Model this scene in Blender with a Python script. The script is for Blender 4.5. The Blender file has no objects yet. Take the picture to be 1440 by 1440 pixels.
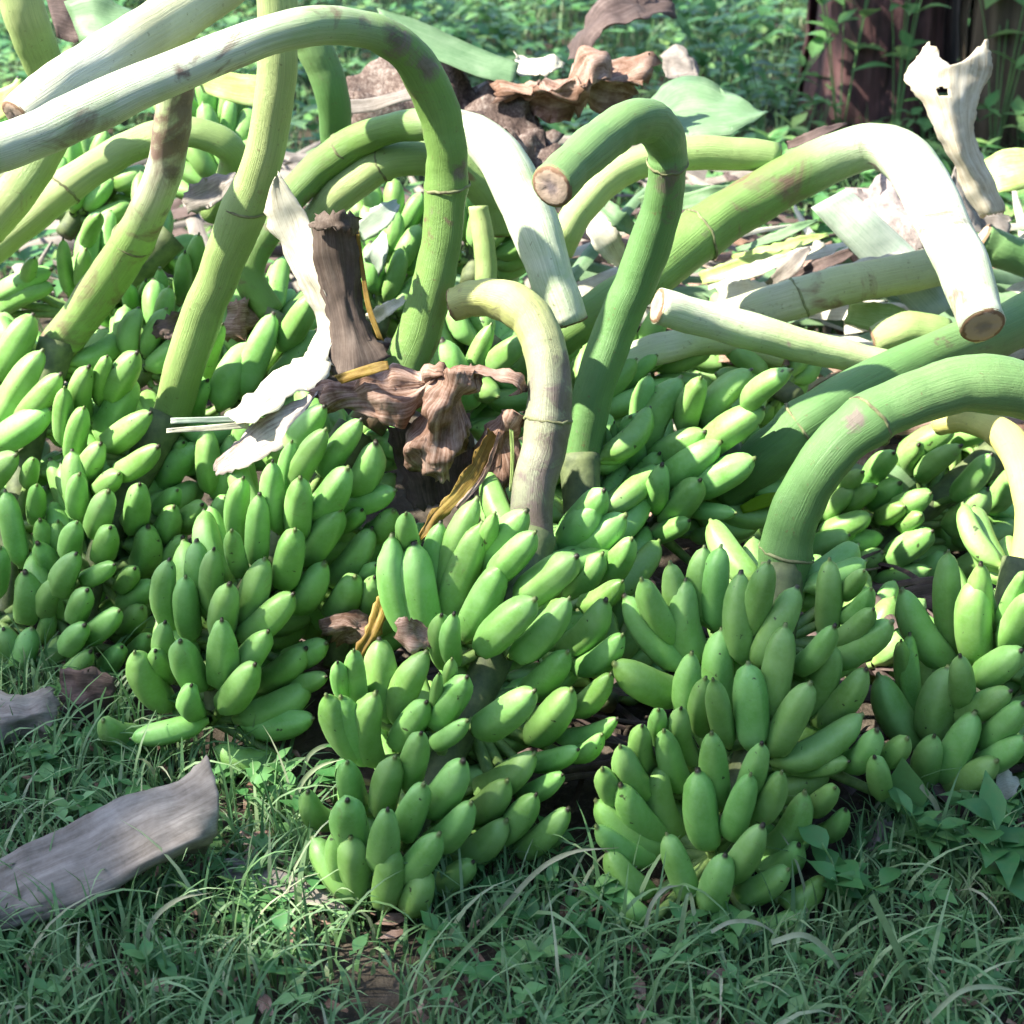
import bpy, bmesh, math, random
import numpy as np
from mathutils import Vector, Matrix, noise
random.seed(7); rng = np.random.default_rng(11)
scene = bpy.context.scene
C = scene.collection
R = math.radians
# ---------------------------------------------------------------- camera, world, sun, exposure
H = 1.55; PITCH = 26.0; TH = math.tan(R(15))
cd = bpy.data.cameras.new('camera'); cam = bpy.data.objects.new('camera', cd); C.objects.link(cam)
cam.location = (0, 0, H); cam.rotation_euler = (R(90 - PITCH), 0, 0)
cd.angle = R(30); cd.clip_end = 400; cd.clip_start = 0.05
cd.dof.use_dof = True; cd.dof.focus_distance = 2.65; cd.dof.aperture_fstop = 7.0
scene.camera = cam
SUN = Vector((-0.66, -0.10, 0.74)).normalized()          # direction towards the sun
w = bpy.data.worlds.new('World'); scene.world = w; w.use_nodes = True
nt = w.node_tree; sky = nt.nodes.new('ShaderNodeTexSky'); sky.sky_type = 'NISHITA'; sky.sun_disc = False
sky.sun_elevation = math.asin(SUN.z); sky.sun_rotation = math.atan2(SUN.x, SUN.y)
bg = nt.nodes['Background']; bg.inputs['Strength'].default_value = 0.135
nt.links.new(sky.outputs[0], bg.inputs[0])
sl = bpy.data.lights.new('sun', 'SUN'); sl.energy = 5.0; sl.angle = R(0.9); sl.color = (1, 0.94, 0.80)
so = bpy.data.objects.new('sun', sl); C.objects.link(so); so.location = SUN * 20
so.rotation_euler = SUN.to_track_quat('Z', 'Y').to_euler()
scene.view_settings.view_transform = 'Standard'; scene.view_settings.look = 'None'
scene.view_settings.exposure = 1.9; scene.view_settings.gamma = 1
scene.view_settings.use_curve_mapping = False

# ---------------------------------------------------------------- helpers
cp, sp = math.cos(R(PITCH)), math.sin(R(PITCH))
def ray(px, py):
    u = (px - 720) / 720 * TH; v = (720 - py) / 720 * TH
    return Vector((u, cp + v * sp, -sp + v * cp))
def at(px, py, Y):
    d = ray(px, py); return Vector((0, 0, H)) + d * (Y / d.y)
def atz(px, py, z):
    d = ray(px, py); return Vector((0, 0, H)) + d * ((z - H) / d.z)
def pxm(P):                                             # metres per photo pixel at P
    return (cp * P.y - sp * (P.z - H)) * 2 * TH / 1440
def project(P):
    x, y, z = P[0], P[1], P[2] - H
    dep = cp * y - sp * z; up = sp * y + cp * z
    return 720 + x / dep / TH * 720, 720 - up / dep / TH * 720
def empty(name, loc=(0, 0, 0)):
    o = bpy.data.objects.new(name, None); C.objects.link(o); o.location = loc; o.empty_display_size = .05; return o
def tag(o, label=None, cat=None, group=None, kind=None):
    if label: o['label'] = label
    if cat: o['category'] = cat
    if group: o['group'] = group
    if kind: o['kind'] = kind
    return o
def link(name, me, parent=None, mat=None, smooth=True):
    if mat is not None and not me.materials: me.materials.append(mat)
    if smooth: me.polygons.foreach_set('use_smooth', [True] * len(me.polygons))
    o = bpy.data.objects.new(name, me); C.objects.link(o)
    if parent is not None:
        o.parent = parent
        o.matrix_parent_inverse = world_of(parent).inverted()
    return o
def world_of(o):
    m = o.matrix_basis.copy()
    if o.parent: m = world_of(o.parent) @ o.matrix_parent_inverse @ m
    return m
def crom(pts, k):
    """Catmull-Rom through rows of numbers, k steps per span"""
    P = np.array(pts, float); n = len(P)
    Q = np.vstack([2 * P[0] - P[1], P, 2 * P[-1] - P[-2]]); out = []
    for i in range(n - 1):
        a, b, c, d = Q[i:i + 4]
        for j in range(k):
            t = j / k
            out.append(.5 * ((2 * b) + (c - a) * t + (2 * a - 5 * b + 4 * c - d) * t * t + (3 * b - a - 3 * c + d) * t ** 3))
    out.append(P[-1]); return np.array(out)
def fset(me, name, vals):
    a = me.attributes.new(name, 'FLOAT', 'POINT'); a.data.foreach_set('value', np.array(vals, np.float32))

# ---------------------------------------------------------------- materials
class NG:
    def __init__(s, name):
        s.m = bpy.data.materials.new(name); s.m.use_nodes = True; s.t = s.m.node_tree; s.b = s.t.nodes['Principled BSDF']
        s.out = s.t.nodes['Material Output']
    def n(s, typ, **k):
        o = s.t.nodes.new(typ)
        for a, v in k.items(): setattr(o, a, v)
        return o
    def l(s, a, b): s.t.links.new(a, b)
    def noise(s, scale, detail=4, rough=.55, vec=None, dist=0):
        o = s.n('ShaderNodeTexNoise'); o.inputs['Scale'].default_value = scale; o.inputs['Detail'].default_value = detail
        o.inputs['Roughness'].default_value = rough; o.inputs['Distortion'].default_value = dist
        if vec: s.l(vec, o.inputs['Vector'])
        return o.outputs['Fac']
    def ramp(s, fac, stops):
        o = s.n('ShaderNodeValToRGB'); e = o.color_ramp.elements
        while len(e) < len(stops): e.new(.5)
        for q, (p, c) in zip(e, stops):
            q.position = p; q.color = (*c, 1) if len(c) == 3 else c
        s.l(fac, o.inputs[0]); return o.outputs[0]
    def mix(s, f, a, b, mode='MIX'):
        o = s.n('ShaderNodeMix', data_type='RGBA', blend_type=mode)
        for i, v in ((0, f), (6, a), (7, b)):
            if isinstance(v, (int, float)): o.inputs[i].default_value = v
            elif isinstance(v, tuple): o.inputs[i].default_value = (*v, 1)
            else: s.l(v, o.inputs[i])
        return o.outputs[2]
    def math(s, op, a, b=0.0):
        o = s.n('ShaderNodeMath', operation=op)
        for i, v in ((0, a), (1, b)):
            if isinstance(v, (int, float)): o.inputs[i].default_value = v
            else: s.l(v, o.inputs[i])
        return o.outputs[0]
    def attr(s, name): return s.n('ShaderNodeAttribute', attribute_name=name).outputs['Fac']
    def bump(s, h, st=.3, d=.002):
        o = s.n('ShaderNodeBump'); o.inputs['Strength'].default_value = st; o.inputs['Distance'].default_value = d
        s.l(h, o.inputs['Height']); s.l(o.outputs[0], s.b.inputs['Normal'])
    def obj(s): return s.n('ShaderNodeTexCoord').outputs['Object']
    def rnd(s): return s.n('ShaderNodeObjectInfo').outputs['Random']
def hsv(g, col, h=None, v=None):
    o = g.n('ShaderNodeHueSaturation')
    for i, x in ((0, h), (2, v)):
        if x is not None: g.l(x, o.inputs[i])
    g.l(col, o.inputs['Color']); return o.outputs[0]

def mat_banana():
    g = NG('green_banana_skin'); al = g.attr('along'); rd = g.rnd()
    geo = g.n('ShaderNodeNewGeometry').outputs['Position']
    n1 = g.noise(22, 3, vec=geo); n2 = g.noise(190, 5, .7, geo)
    c = g.ramp(n1, [(.3, (.130, .295, .056)), (.52, (.184, .375, .092)), (.75, (.25, .45, .15))])
    c = g.mix(g.ramp(n2, [(.42, (0, 0, 0)), (.8, (.4, .4, .4))]), c, (.26, .44, .20))
    c = g.mix(g.ramp(g.attr('ridge'), [(.5, (0, 0, 0)), (1, (.28, .28, .28))]), c, (.27, .47, .13))
    c = g.mix(g.ramp(al, [(0, (1, 1, 1)), (.16, (0, 0, 0))]), c, (.27, .43, .11))
    c = hsv(g, c, g.math('ADD', g.math('MULTIPLY', rd, .022), .490), g.math('ADD', g.math('MULTIPLY', rd, .28), .86))
    n3 = g.noise(75, 2, .5, geo)                        # black scars
    c = g.mix(g.ramp(n3, [(.715, (0, 0, 0)), (.755, (.85, .85, .85))]), c, (.03, .03, .015))
    n4 = g.noise(34, 7, .75, geo, 1.5)                  # brown rubs and sap streaks
    c = g.mix(g.ramp(n4, [(.60, (0, 0, 0)), (.70, (.45, .45, .45))]), c, (.16, .15, .06))
    tipc = g.ramp(g.math('FRACT', g.math('MULTIPLY', rd, 7.3)), [(.35, (.12, .16, .05)), (.6, (.035, .03, .018))])
    c = g.mix(g.ramp(al, [(.962, (0, 0, 0)), (.985, (1, 1, 1))]), c, tipc)
    g.l(c, g.b.inputs['Base Color'])
    g.l(g.ramp(n1, [(.3, (.42,) * 3), (.7, (.6,) * 3)]), g.b.inputs['Roughness'])
    g.b.inputs['Specular IOR Level'].default_value = .45
    g.b.inputs['Subsurface Weight'].default_value = .0
    g.bump(n2, .18, .002); return g.m
def mat_stalk(name, c0, c1, stain=.15, stc=(.10, .06, .05), end=None):
    """c0 at the cut end, c1 towards the bunch; lengthways fibres; brown-purple bruises, on the kinked stalk also painted shade"""
    g = NG(name); al = g.attr('along'); geo = g.n('ShaderNodeNewGeometry').outputs['Position']
    c = g.ramp(al, [(0, c0), (.30, c0), (.50, c1), (1, tuple(x * .9 for x in c1))])
    cmb = g.n('ShaderNodeCombineXYZ'); g.l(g.math('MULTIPLY', g.attr('round'), 26.0), cmb.inputs[0]); g.l(g.math('MULTIPLY', al, 2.0), cmb.inputs[1])
    fib = g.noise(2.2, 5, .7, cmb.outputs[0])
    c = g.mix(g.ramp(fib, [(.32, (.55, .55, .55)), (.62, (0, 0, 0))]), c, tuple(x * .6 for x in c1))
    n1 = g.noise(9, 5, .6, geo, .5)
    c = g.mix(g.ramp(n1, [(.48, (0, 0, 0)), (.72, (.55, .55, .55))]), c, tuple(min(1, x * 1.35) for x in c1))
    n2 = g.noise(7, 6, .65, geo, 1.2)
    c = g.mix(g.ramp(n2, [(.66 - stain * .45, (0, 0, 0)), (.72 - stain * .3, (.85, .85, .85))]), c, stc)
    n3 = g.noise(120, 3, .6, geo)
    c = g.mix(g.ramp(n3, [(.64, (0, 0, 0)), (.74, (.6, .6, .6))]), c, (.12, .09, .04))
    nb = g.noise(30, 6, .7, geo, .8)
    bz = g.math('ADD', g.attr('bruise_shade'), g.math('MULTIPLY', g.math('SUBTRACT', nb, .5), 2.2))
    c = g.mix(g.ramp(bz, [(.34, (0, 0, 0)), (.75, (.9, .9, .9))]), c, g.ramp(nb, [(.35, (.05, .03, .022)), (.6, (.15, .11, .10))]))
    g.l(c, g.b.inputs['Base Color']); g.b.inputs['Roughness'].default_value = .5; g.b.inputs['Specular IOR Level'].default_value = .35
    g.bump(g.math('ADD', fib, g.math('ADD', g.math('MULTIPLY', n3, .3), g.math('MULTIPLY', bz, .4))), .5, .004); return g.m
def mat_sheet(name, cols, grain=40, trans=.0, rough=.7, stripes=True, bumpd=.003):
    """leaf or dried sheath: colours along noise, fibres along the length (attribute vs)"""
    g = NG(name); geo = g.n('ShaderNodeNewGeometry').outputs['Position']
    cmb = g.n('ShaderNodeCombineXYZ'); g.l(g.math('MULTIPLY', g.attr('vs'), float(grain)), cmb.inputs[0]); g.l(g.math('MULTIPLY', g.attr('us'), 2.5), cmb.inputs[1])
    f = g.noise(1.0, 6, .7, cmb.outputs[0]); n1 = g.noise(16, 5, .65, geo, .6); n2 = g.noise(140, 4, .7, geo)
    m = g.math('ADD', g.math('MULTIPLY', f, .5 if stripes else .15), g.math('ADD', g.math('MULTIPLY', n1, .4), g.math('MULTIPLY', n2, .12 if stripes else .4)))
    st = [(.36 + .30 * i / (len(cols) - 1), c) for i, c in enumerate(cols)]
    c = g.ramp(m, st); g.l(c, g.b.inputs['Base Color']); g.b.inputs['Roughness'].default_value = rough
    g.b.inputs['Specular IOR Level'].default_value = .25
    g.bump(m, .5, bumpd)
    if trans:
        t = g.n('ShaderNodeBsdfTranslucent'); g.l(c, t.inputs[0]); ms = g.n('ShaderNodeMixShader'); ms.inputs[0].default_value = trans
        g.l(g.b.outputs[0], ms.inputs[1]); g.l(t.outputs[0], ms.inputs[2]); g.l(ms.outputs[0], g.out.inputs[0])
    return g.m
def mat_green(name, stops, trans=.35, rough=.5):
    """small plants: colour picked per blade or leaf by attribute tint"""
    g = NG(name); geo = g.n('ShaderNodeNewGeometry').outputs['Position']
    c = g.ramp(g.attr('tint'), stops)
    c = g.mix(g.ramp(g.noise(60, 3, .6, geo), [(.4, (0, 0, 0)), (.8, (.5, .5, .5))]), c, (.12, .19, .06))
    g.l(c, g.b.inputs['Base Color']); g.b.inputs['Roughness'].default_value = rough; g.b.inputs['Specular IOR Level'].default_value = .35
    t = g.n('ShaderNodeBsdfTranslucent'); g.l(c, t.inputs[0]); ms = g.n('ShaderNodeMixShader'); ms.inputs[0].default_value = trans
    g.l(g.b.outputs[0], ms.inputs[1]); g.l(t.outputs[0], ms.inputs[2]); g.l(ms.outputs[0], g.out.inputs[0]); return g.m
def mat_soil():
    g = NG('soil'); geo = g.n('ShaderNodeNewGeometry').outputs['Position']
    n1 = g.noise(5, 8, .7, geo, .4); n2 = g.noise(70, 6, .7, geo)
    c = g.ramp(n1, [(.3, (.025, .02, .015)), (.5, (.055, .045, .034)), (.7, (.12, .10, .08))])
    c = g.mix(g.ramp(n2, [(.5, (0, 0, 0)), (.75, (.6, .6, .6))]), c, (.15, .12, .10))
    g.l(c, g.b.inputs['Base Color']); g.b.inputs['Roughness'].default_value = .95; g.b.inputs['Specular IOR Level'].default_value = .1
    g.bump(g.math('ADD', n1, n2), .9, .012); return g.m
def mat_cut():
    g = NG('cut_face'); al = g.attr('round'); geo = g.n('ShaderNodeNewGeometry').outputs['Position']
    n = g.noise(55, 5, .7, geo, .4)
    c = g.ramp(g.math('ADD', al, g.math('MULTIPLY', g.math('SUBTRACT', n, .5), .5)),
               [(0, (.17, .14, .15)), (.28, (.22, .17, .15)), (.45, (.33, .25, .20)), (.78, (.36, .27, .20)), (.86, (.15, .08, .045)), (1, (.20, .13, .07))])
    g.l(c, g.b.inputs['Base Color']); g.b.inputs['Roughness'].default_value = .8; g.bump(n, .6, .003); return g.m
def mat_plain(name, a, b, sc=30, rough=.8):
    g = NG(name); geo = g.n('ShaderNodeNewGeometry').outputs['Position']; n = g.noise(sc, 5, .65, geo)
    g.l(g.ramp(n, [(.35, a), (.65, b)]), g.b.inputs['Base Color']); g.b.inputs['Roughness'].default_value = rough
    g.bump(n, .5, .003); return g.m

M_BAN = mat_banana(); M_CUT = mat_cut()
M_CROWN = mat_plain('hand_crown', (.10, .18, .05), (.20, .30, .09), 60, .6)
M_RACHIS = mat_plain('rachis_skin', (.05, .07, .03), (.12, .15, .06), 40, .7)
M_NODE = mat_plain('node_scar', (.07, .06, .03), (.22, .24, .11), 60)
ST_PALE = mat_stalk('stalk_pale', (.62, .66, .50), (.44, .55, .26), .05, (.32, .20, .20))
ST_PALE2 = mat_stalk('stalk_pale_to_green', (.62, .66, .52), (.14, .25, .06), .22, (.14, .07, .06))
ST_GREEN = mat_stalk('stalk_green', (.155, .26, .095), (.10, .21, .065), .02)
ST_LIME = mat_stalk('stalk_lime', (.36, .43, .18), (.25, .36, .12), .12, (.20, .12, .07))
ST_BRUISE_SHADE = mat_stalk('stalk_bruise_shade', (.44, .47, .16), (.24, .25, .16), .28, (.14, .11, .12))
ST_PURPLE = mat_stalk('stalk_purple', (.46, .44, .34), (.22, .34, .10), .4, (.15, .08, .07))
ST_YELL = mat_stalk('stalk_yellow', (.55, .50, .16), (.50, .50, .16), .05)

# ---------------------------------------------------------------- ground
def build_ground():
    me = bpy.data.meshes.new('ground'); bm = bmesh.new()
    xs = np.concatenate([[-90, -40, -15, -7], np.arange(-3.5, 3.6, .09), [7, 15, 40, 90]]); ys = np.concatenate([[-60, -20, -5, 0, .8], np.arange(1.3, 9.5, .09), [12, 20, 40, 90, 150]])
    g = [[bm.verts.new((x, y, 0 if abs(x) > 4 or y > 10 or y < 1.2 else .022 * noise.noise((x * 3, y * 3, 0)) + .010 * noise.noise((x * 11, y * 11, 3)) - .012)) for x in xs] for y in ys]
    for j in range(len(ys) - 1):
        for i in range(len(xs) - 1): bm.faces.new((g[j][i], g[j][i + 1], g[j + 1][i + 1], g[j + 1][i]))
    bm.to_mesh(me); bm.free(); o = link('ground', me, None, mat_soil()); tag(o, kind='structure'); return o
build_ground()

# ---------------------------------------------------------------- bananas
def banana_mesh(k):
    r = random.Random(100 + k); NS, NR = 15, 15; V = []; F = []; al = []; rg = []
    c = r.uniform(.12, .46); ridge = r.uniform(.045, .095); nr = r.choice([4, 5, 5]); ph = r.uniform(0, 6); belly = r.uniform(.40, .54)
    tipw = r.uniform(.17, .28)
    prof = [(0, .27), (.04, .34), (.09, .56), (.15, .80), (.24, .95), (.36, 1.0), (.50, 1.0), (.62, .985), (.73, .93), (.82, .82), (.885, .66), (.93, .47), (.962, tipw), (.982, tipw * .72), (1.0, tipw * .62)]
    for i, (z, rr) in enumerate(prof):
        zz = z + (.02 * math.sin(z * 3.14) * r.uniform(-1, 1))
        bend = c * (1 - ((z - belly) / (1 - belly if z > belly else belly)) ** 2) - c * .25 * z
        for j in range(NS):
            a = 2 * math.pi * j / NS; rd = math.cos(a * nr + ph)
            q = rr * .5 * (1 + ridge * rd * min(1, rr * 1.3))
            V.append((q * math.cos(a), q * math.sin(a) + bend, zz)); al.append(z); rg.append(.5 + .5 * rd * rr)
    for i in range(NR - 1):
        for j in range(NS):
            F.append((i * NS + j, i * NS + (j + 1) % NS, (i + 1) * NS + (j + 1) % NS, (i + 1) * NS + j))
    F.append(tuple(range((NR - 1) * NS, NR * NS))); F.append(tuple(reversed(range(NS))))
    me = bpy.data.meshes.new('banana'); me.from_pydata(V, [], F); fset(me, 'along', al); fset(me, 'ridge', rg)
    me.materials.append(M_BAN); me.polygons.foreach_set('use_smooth', [True] * len(F)); return me
BAN = [banana_mesh(k) for k in range(20)]
def place_banana(base, tip, wd, out, up, parent, pinv):
    z = (tip - base); L = z.length; z.normalize()
    y = out * .75 - up * .8; y = y - z * y.dot(z)
    if y.length < 1e-3: y = z.orthogonal()
    y.normalize(); x = y.cross(z).normalized()
    a = random.uniform(-.35, .35); x2 = x * math.cos(a) + y * math.sin(a); y2 = z.cross(x2)
    m = Matrix((x2 * wd, y2 * wd, z * L)).transposed().to_4x4(); m.translation = base
    o = bpy.data.objects.new('banana', random.choice(BAN)); C.objects.link(o); o.parent = parent; o.matrix_basis = pinv @ m
    return o
def tube_mesh(P, Rr, NS=18, name='tube', rough=.0, cap=True, seed=0):
    P = np.array(P, float); n = len(P); T = np.gradient(P, axis=0); T /= np.linalg.norm(T, axis=1)[:, None]
    u = np.cross(T[0], [0, 0, 1.0]); 
    if np.linalg.norm(u) < .1: u = np.cross(T[0], [1.0, 0, 0])
    u /= np.linalg.norm(u); V = []; al = []; ro = []; seg = np.concatenate([[0], np.cumsum(np.linalg.norm(np.diff(P, axis=0), axis=1))])
    for i in range(n):
        u = u - T[i] * np.dot(u, T[i]); u /= np.linalg.norm(u); v = np.cross(T[i], u)
        for j in range(NS):
            a = 2 * math.pi * j / NS
            rr = Rr[i] * (1 + rough * noise.noise((math.cos(a) * 1.2 + seed, math.sin(a) * 1.2, seg[i] * 9)) + rough * .4 * math.cos(3 * a + seed))
            V.append(tuple(P[i] + rr * (u * math.cos(a) + v * math.sin(a)))); al.append(seg[i] / seg[-1]); ro.append(abs(j / NS * 2 - 1))
    F = [(i * NS + j, i * NS + (j + 1) % NS, (i + 1) * NS + (j + 1) % NS, (i + 1) * NS + j) for i in range(n - 1) for j in range(NS)]
    if cap:
        F.append(tuple(reversed(range(NS)))); F.append(tuple(range((n - 1) * NS, n * NS)))
    me = bpy.data.meshes.new(name); me.from_pydata(V, [], F); fset(me, 'along', al); fset(me, 'round', ro)
    return me, P, T
def disc_mesh(c, nrm, r, name, seed=0):
    """slightly domed sawn face with an uneven rim"""
    nrm = Vector(nrm).normalized(); u = nrm.orthogonal().normalized(); v = nrm.cross(u); V = [tuple(Vector(c) + nrm * .002)]; ro = [0.0]; F = []
    K = 24; rings = (.3, .55, .8, .95, 1.0)
    for q in rings:
        for j in range(K):
            a = 2 * math.pi * j / K
            h = .003 * (1 if q < .9 else (.4 if q < 1 else -.6)) + .0018 * noise.noise((q * 5 * math.cos(a) + seed, q * 5 * math.sin(a), 1))
            V.append(tuple(Vector(c) + (u * math.cos(a) + v * math.sin(a)) * r * q + nrm * h)); ro.append(q)
    for j in range(K): F.append((0, 1 + j, 1 + (j + 1) % K))
    for i in range(len(rings) - 1):
        for j in range(K): F.append((1 + i * K + j, 1 + (i + 1) * K + j, 1 + (i + 1) * K + (j + 1) % K, 1 + i * K + (j + 1) % K))
    me = bpy.data.meshes.new(name); me.from_pydata(V, [], F); fset(me, 'round', ro); return me
def stalk(pts, mat, parent=None, nodes=(), cut='start', label=None, rough=.07, name='stalk', group=None, spots=()):
    """pts: (px, py, Y, width px); nodes: span positions of leaf-scar rings"""
    W = [];
    for px, py, Y, wd in pts:
        p = at(px, py, Y); W.append((p.x, p.y, p.z, wd / 2 * pxm(p)))
    K = 8; S = crom(W, K); seed = random.random() * 50
    S[:, 3] *= 1 + .05 * np.array([noise.noise((seed, i * .22, 0)) + .4 * noise.noise((seed, i * .7, 4)) for i in range(len(S))])
    for a_ in range(3): S[1:-1, a_] += .002 * np.array([noise.noise((seed + a_ * 7, i * .3, 2)) for i in range(1, len(S) - 1)])
    for nd in nodes:                                    # swelling at a node
        i = np.arange(len(S)); S[:, 3] *= 1 + .07 * np.exp(-((i - nd * K) / 1.6) ** 2)
    me, P, T = tube_mesh(S[:, :3], S[:, 3], 20, name, rough, True, seed)
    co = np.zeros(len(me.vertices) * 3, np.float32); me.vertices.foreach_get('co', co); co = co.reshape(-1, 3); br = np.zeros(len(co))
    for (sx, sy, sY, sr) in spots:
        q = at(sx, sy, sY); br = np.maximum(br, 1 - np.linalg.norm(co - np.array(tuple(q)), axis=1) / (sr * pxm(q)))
    fset(me, 'bruise_shade', np.clip(br, 0, 1))
    if parent is None:
        root = empty('banana_stalk', P[0]); tag(root, label, 'stalk', group or 'cut banana stalks'); o = link('stem', me, root, mat)
    else: root = parent; o = link(name, me, parent, mat)
    for nd in nodes:
        i = min(len(S) - 2, max(1, int(round(nd * K)))); V = []; F = []; NS = 28
        u = Vector(T[i]).orthogonal().normalized(); v = Vector(T[i]).cross(u)
        for k, (dz, rr) in enumerate(((-.0026, .97), (-.001, 1.012), (.0006, 1.016), (.0022, .97))):
            for j in range(NS):
                a = 2 * math.pi * j / NS; q = S[i, 3] * rr * (1.025 + .03 * noise.noise((math.cos(a) * 1.5, math.sin(a) * 1.5, seed)) + .02 * noise.noise((math.cos(a) * 5, math.sin(a) * 5, seed)))
                V.append(tuple(Vector(P[i]) + (u * math.cos(a) + v * math.sin(a)) * q + Vector(T[i]) * (dz + .007 * math.sin(a + seed) + .004 * noise.noise((math.cos(a) * 3, math.sin(a) * 3, seed + 4)))))
        for k in range(3):
            for j in range(NS): F.append((k * NS + j, k * NS + (j + 1) % NS, (k + 1) * NS + (j + 1) % NS, (k + 1) * NS + j))
        m2 = bpy.data.meshes.new('node_ring'); m2.from_pydata(V, [], F); link('node_ring', m2, o, M_NODE)
    ends = {'start': (0,), 'end': (-1,), 'both': (0, -1), None: ()}[cut]
    for e in ends:
        d = -T[0] if e == 0 else T[-1]
        link('cut_end', disc_mesh(P[e], d, S[e, 3] * 1.0, 'cut_end', seed), o, M_CUT)
    return root if parent is None else o

LB = .128
CAMP = Vector((0, 0, H))
def bunch(label, axis, hands, stalkdef=None, fill=9, wfill=.040, rows=None, thr=.1, back_only=True, Lf=.115, rr=.032, full=False, seed=1):
    """axis: (px,py,Y) top to bottom; hands: lists of traced fingers (tipx,tipy,basex,basey,width px)"""
    A = crom([tuple(at(*a)) for a in axis], 10); rs = random.Random(seed)
    A[:, 2] = np.maximum(A[:, 2], .035)
    root = empty('banana_bunch', A[-1]); tag(root, label, 'banana bunch', 'green banana bunches heaped on the grass')
    pinv0 = Matrix.Translation(-Vector(A[-1]))
    rad = np.linspace(rr, rr * .55, len(A)); me, _, _ = tube_mesh(A, rad, 12, 'rachis', .1); link('rachis', me, root, M_RACHIS)
    if stalkdef: stalk(parent=root, **stalkdef)
    apx = np.array([project(p) for p in A]); up = (Vector(A[0]) - Vector(A[-1])).normalized()
    tocam = (CAMP - Vector(A[len(A) // 2])).normalized()
    def mkhand(fs, ap):
        # crown: short necks from the rachis out to each finger, one mesh
        V = []; F = []; 
        bm = bmesh.new()
        for (b, t, wd) in fs:
            q = ap if (b - ap).length < .16 else b + (ap - b).normalized() * .16
            z = (b - q)
            if z.length < .004: continue
            x = z.orthogonal().normalized(); y = z.normalized().cross(x); ring = []
            for s, rr_ in ((0, .011), (.55, .008), (1.03, .0065)):
                ring.append([bm.verts.new(q + z * s + (x * math.cos(a) + y * math.sin(a)) * rr_) for a in (0, 1.05, 2.09, 3.14, 4.19, 5.24)])
            for k in range(2):
                for j in range(6): bm.faces.new((ring[k][j], ring[k][(j + 1) % 6], ring[k + 1][(j + 1) % 6], ring[k + 1][j]))
        me = bpy.data.meshes.new('hand'); bm.to_mesh(me); bm.free(); h = link('hand', me, root, M_CROWN)
        h.location = (0, 0, 0); pinv = h.matrix_parent_inverse.inverted() if False else Matrix.Identity(4)
        for (b, t, wd) in fs:
            o2 = b - ap; out = (o2 - up * o2.dot(up)); 
            out = out.normalized() if out.length > .01 else tocam
            out = (out + tocam * .7).normalized() if out.dot(tocam) > -.3 else out
            place_banana(b, t, wd, out, up, h, pinv)
    for hd in hands:
        fs = []
        for f in hd:
            tx, ty, bx, by, wd = f[:5]; dd = f[5] if len(f) > 5 else 0
            k = int(np.argmin(np.hypot(apx[:, 0] - bx, (apx[:, 1] - by) * 1.6))); ax = Vector(A[k])
            sc = pxm(ax); dx = abs(bx - apx[k, 0]) * sc; Y = ax.y - math.sqrt(max(0, .055 ** 2 - min(dx, .055) ** 2)) - dd
            # visible foot of the finger is partly tucked under the next row
            ex = .20; bx2, by2 = bx + (bx - tx) * ex, by + (by - ty) * ex
            b = at(bx2, by2, Y); t0 = at(tx, ty, Y); p = (t0 - b).length; d = math.sqrt(max(0, LB ** 2 - p * p)); d = min(d, .095)
            dirc = (CAMP - t0).normalized(); t = t0 + dirc * d * .93; t = at(tx, ty, t.y)
            lo = .012
            if b.z < lo: b = atz(bx2, by2, lo)
            if t.z < lo: t = atz(tx, ty, lo)
            if (t - b).length < .05: t = b + (t - b).normalized() * .06
            fs.append((b, t, wd * pxm(b.lerp(t, .5)) * 1.03 * random.uniform(.93, 1.07)))
        m = sum(((x[0]) for x in fs), Vector()) / len(fs)
        k = int(np.argmin([(Vector(a) - m).length for a in A])); mkhand(fs, Vector(A[k]))
    L = float(np.sum(np.linalg.norm(np.diff(A, axis=0), axis=1))); nh = rows or max(2, int(L / .062))
    side = up.cross(tocam).normalized()
    for h in range(nh):
        k = int((h + .5) / nh * (len(A) - 1)); ax = Vector(A[k]); fs = []
        a0 = rs.uniform(0, 1)
        for j in range(fill if not full else fill * 2):
            a = (j + a0) / fill * (math.pi if full else math.pi) + (0 if full else 0)
            if full: o = side * math.cos(a) + (tocam - up * tocam.dot(up)).normalized() * math.sin(a)
            else: o = side * math.cos(a) * 1.0 - (tocam - up * tocam.dot(up)).normalized() * (math.sin(a) + thr)
            o.normalize(); b = ax + o * .030 + up * rs.uniform(-.012, .012)
            if rs.random() < .5: b += up * .016
            d = (o * rs.uniform(.72, .98) + up * rs.uniform(.45, .85)).normalized(); t = b + d * Lf * rs.uniform(.85, 1.1)
            if b.z < .01: b.z = .01
            if t.z < .02: t.z = .02
            fs.append((b, t, wfill * rs.uniform(.88, 1.1)))
        mkhand(fs, ax)
    return root

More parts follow.
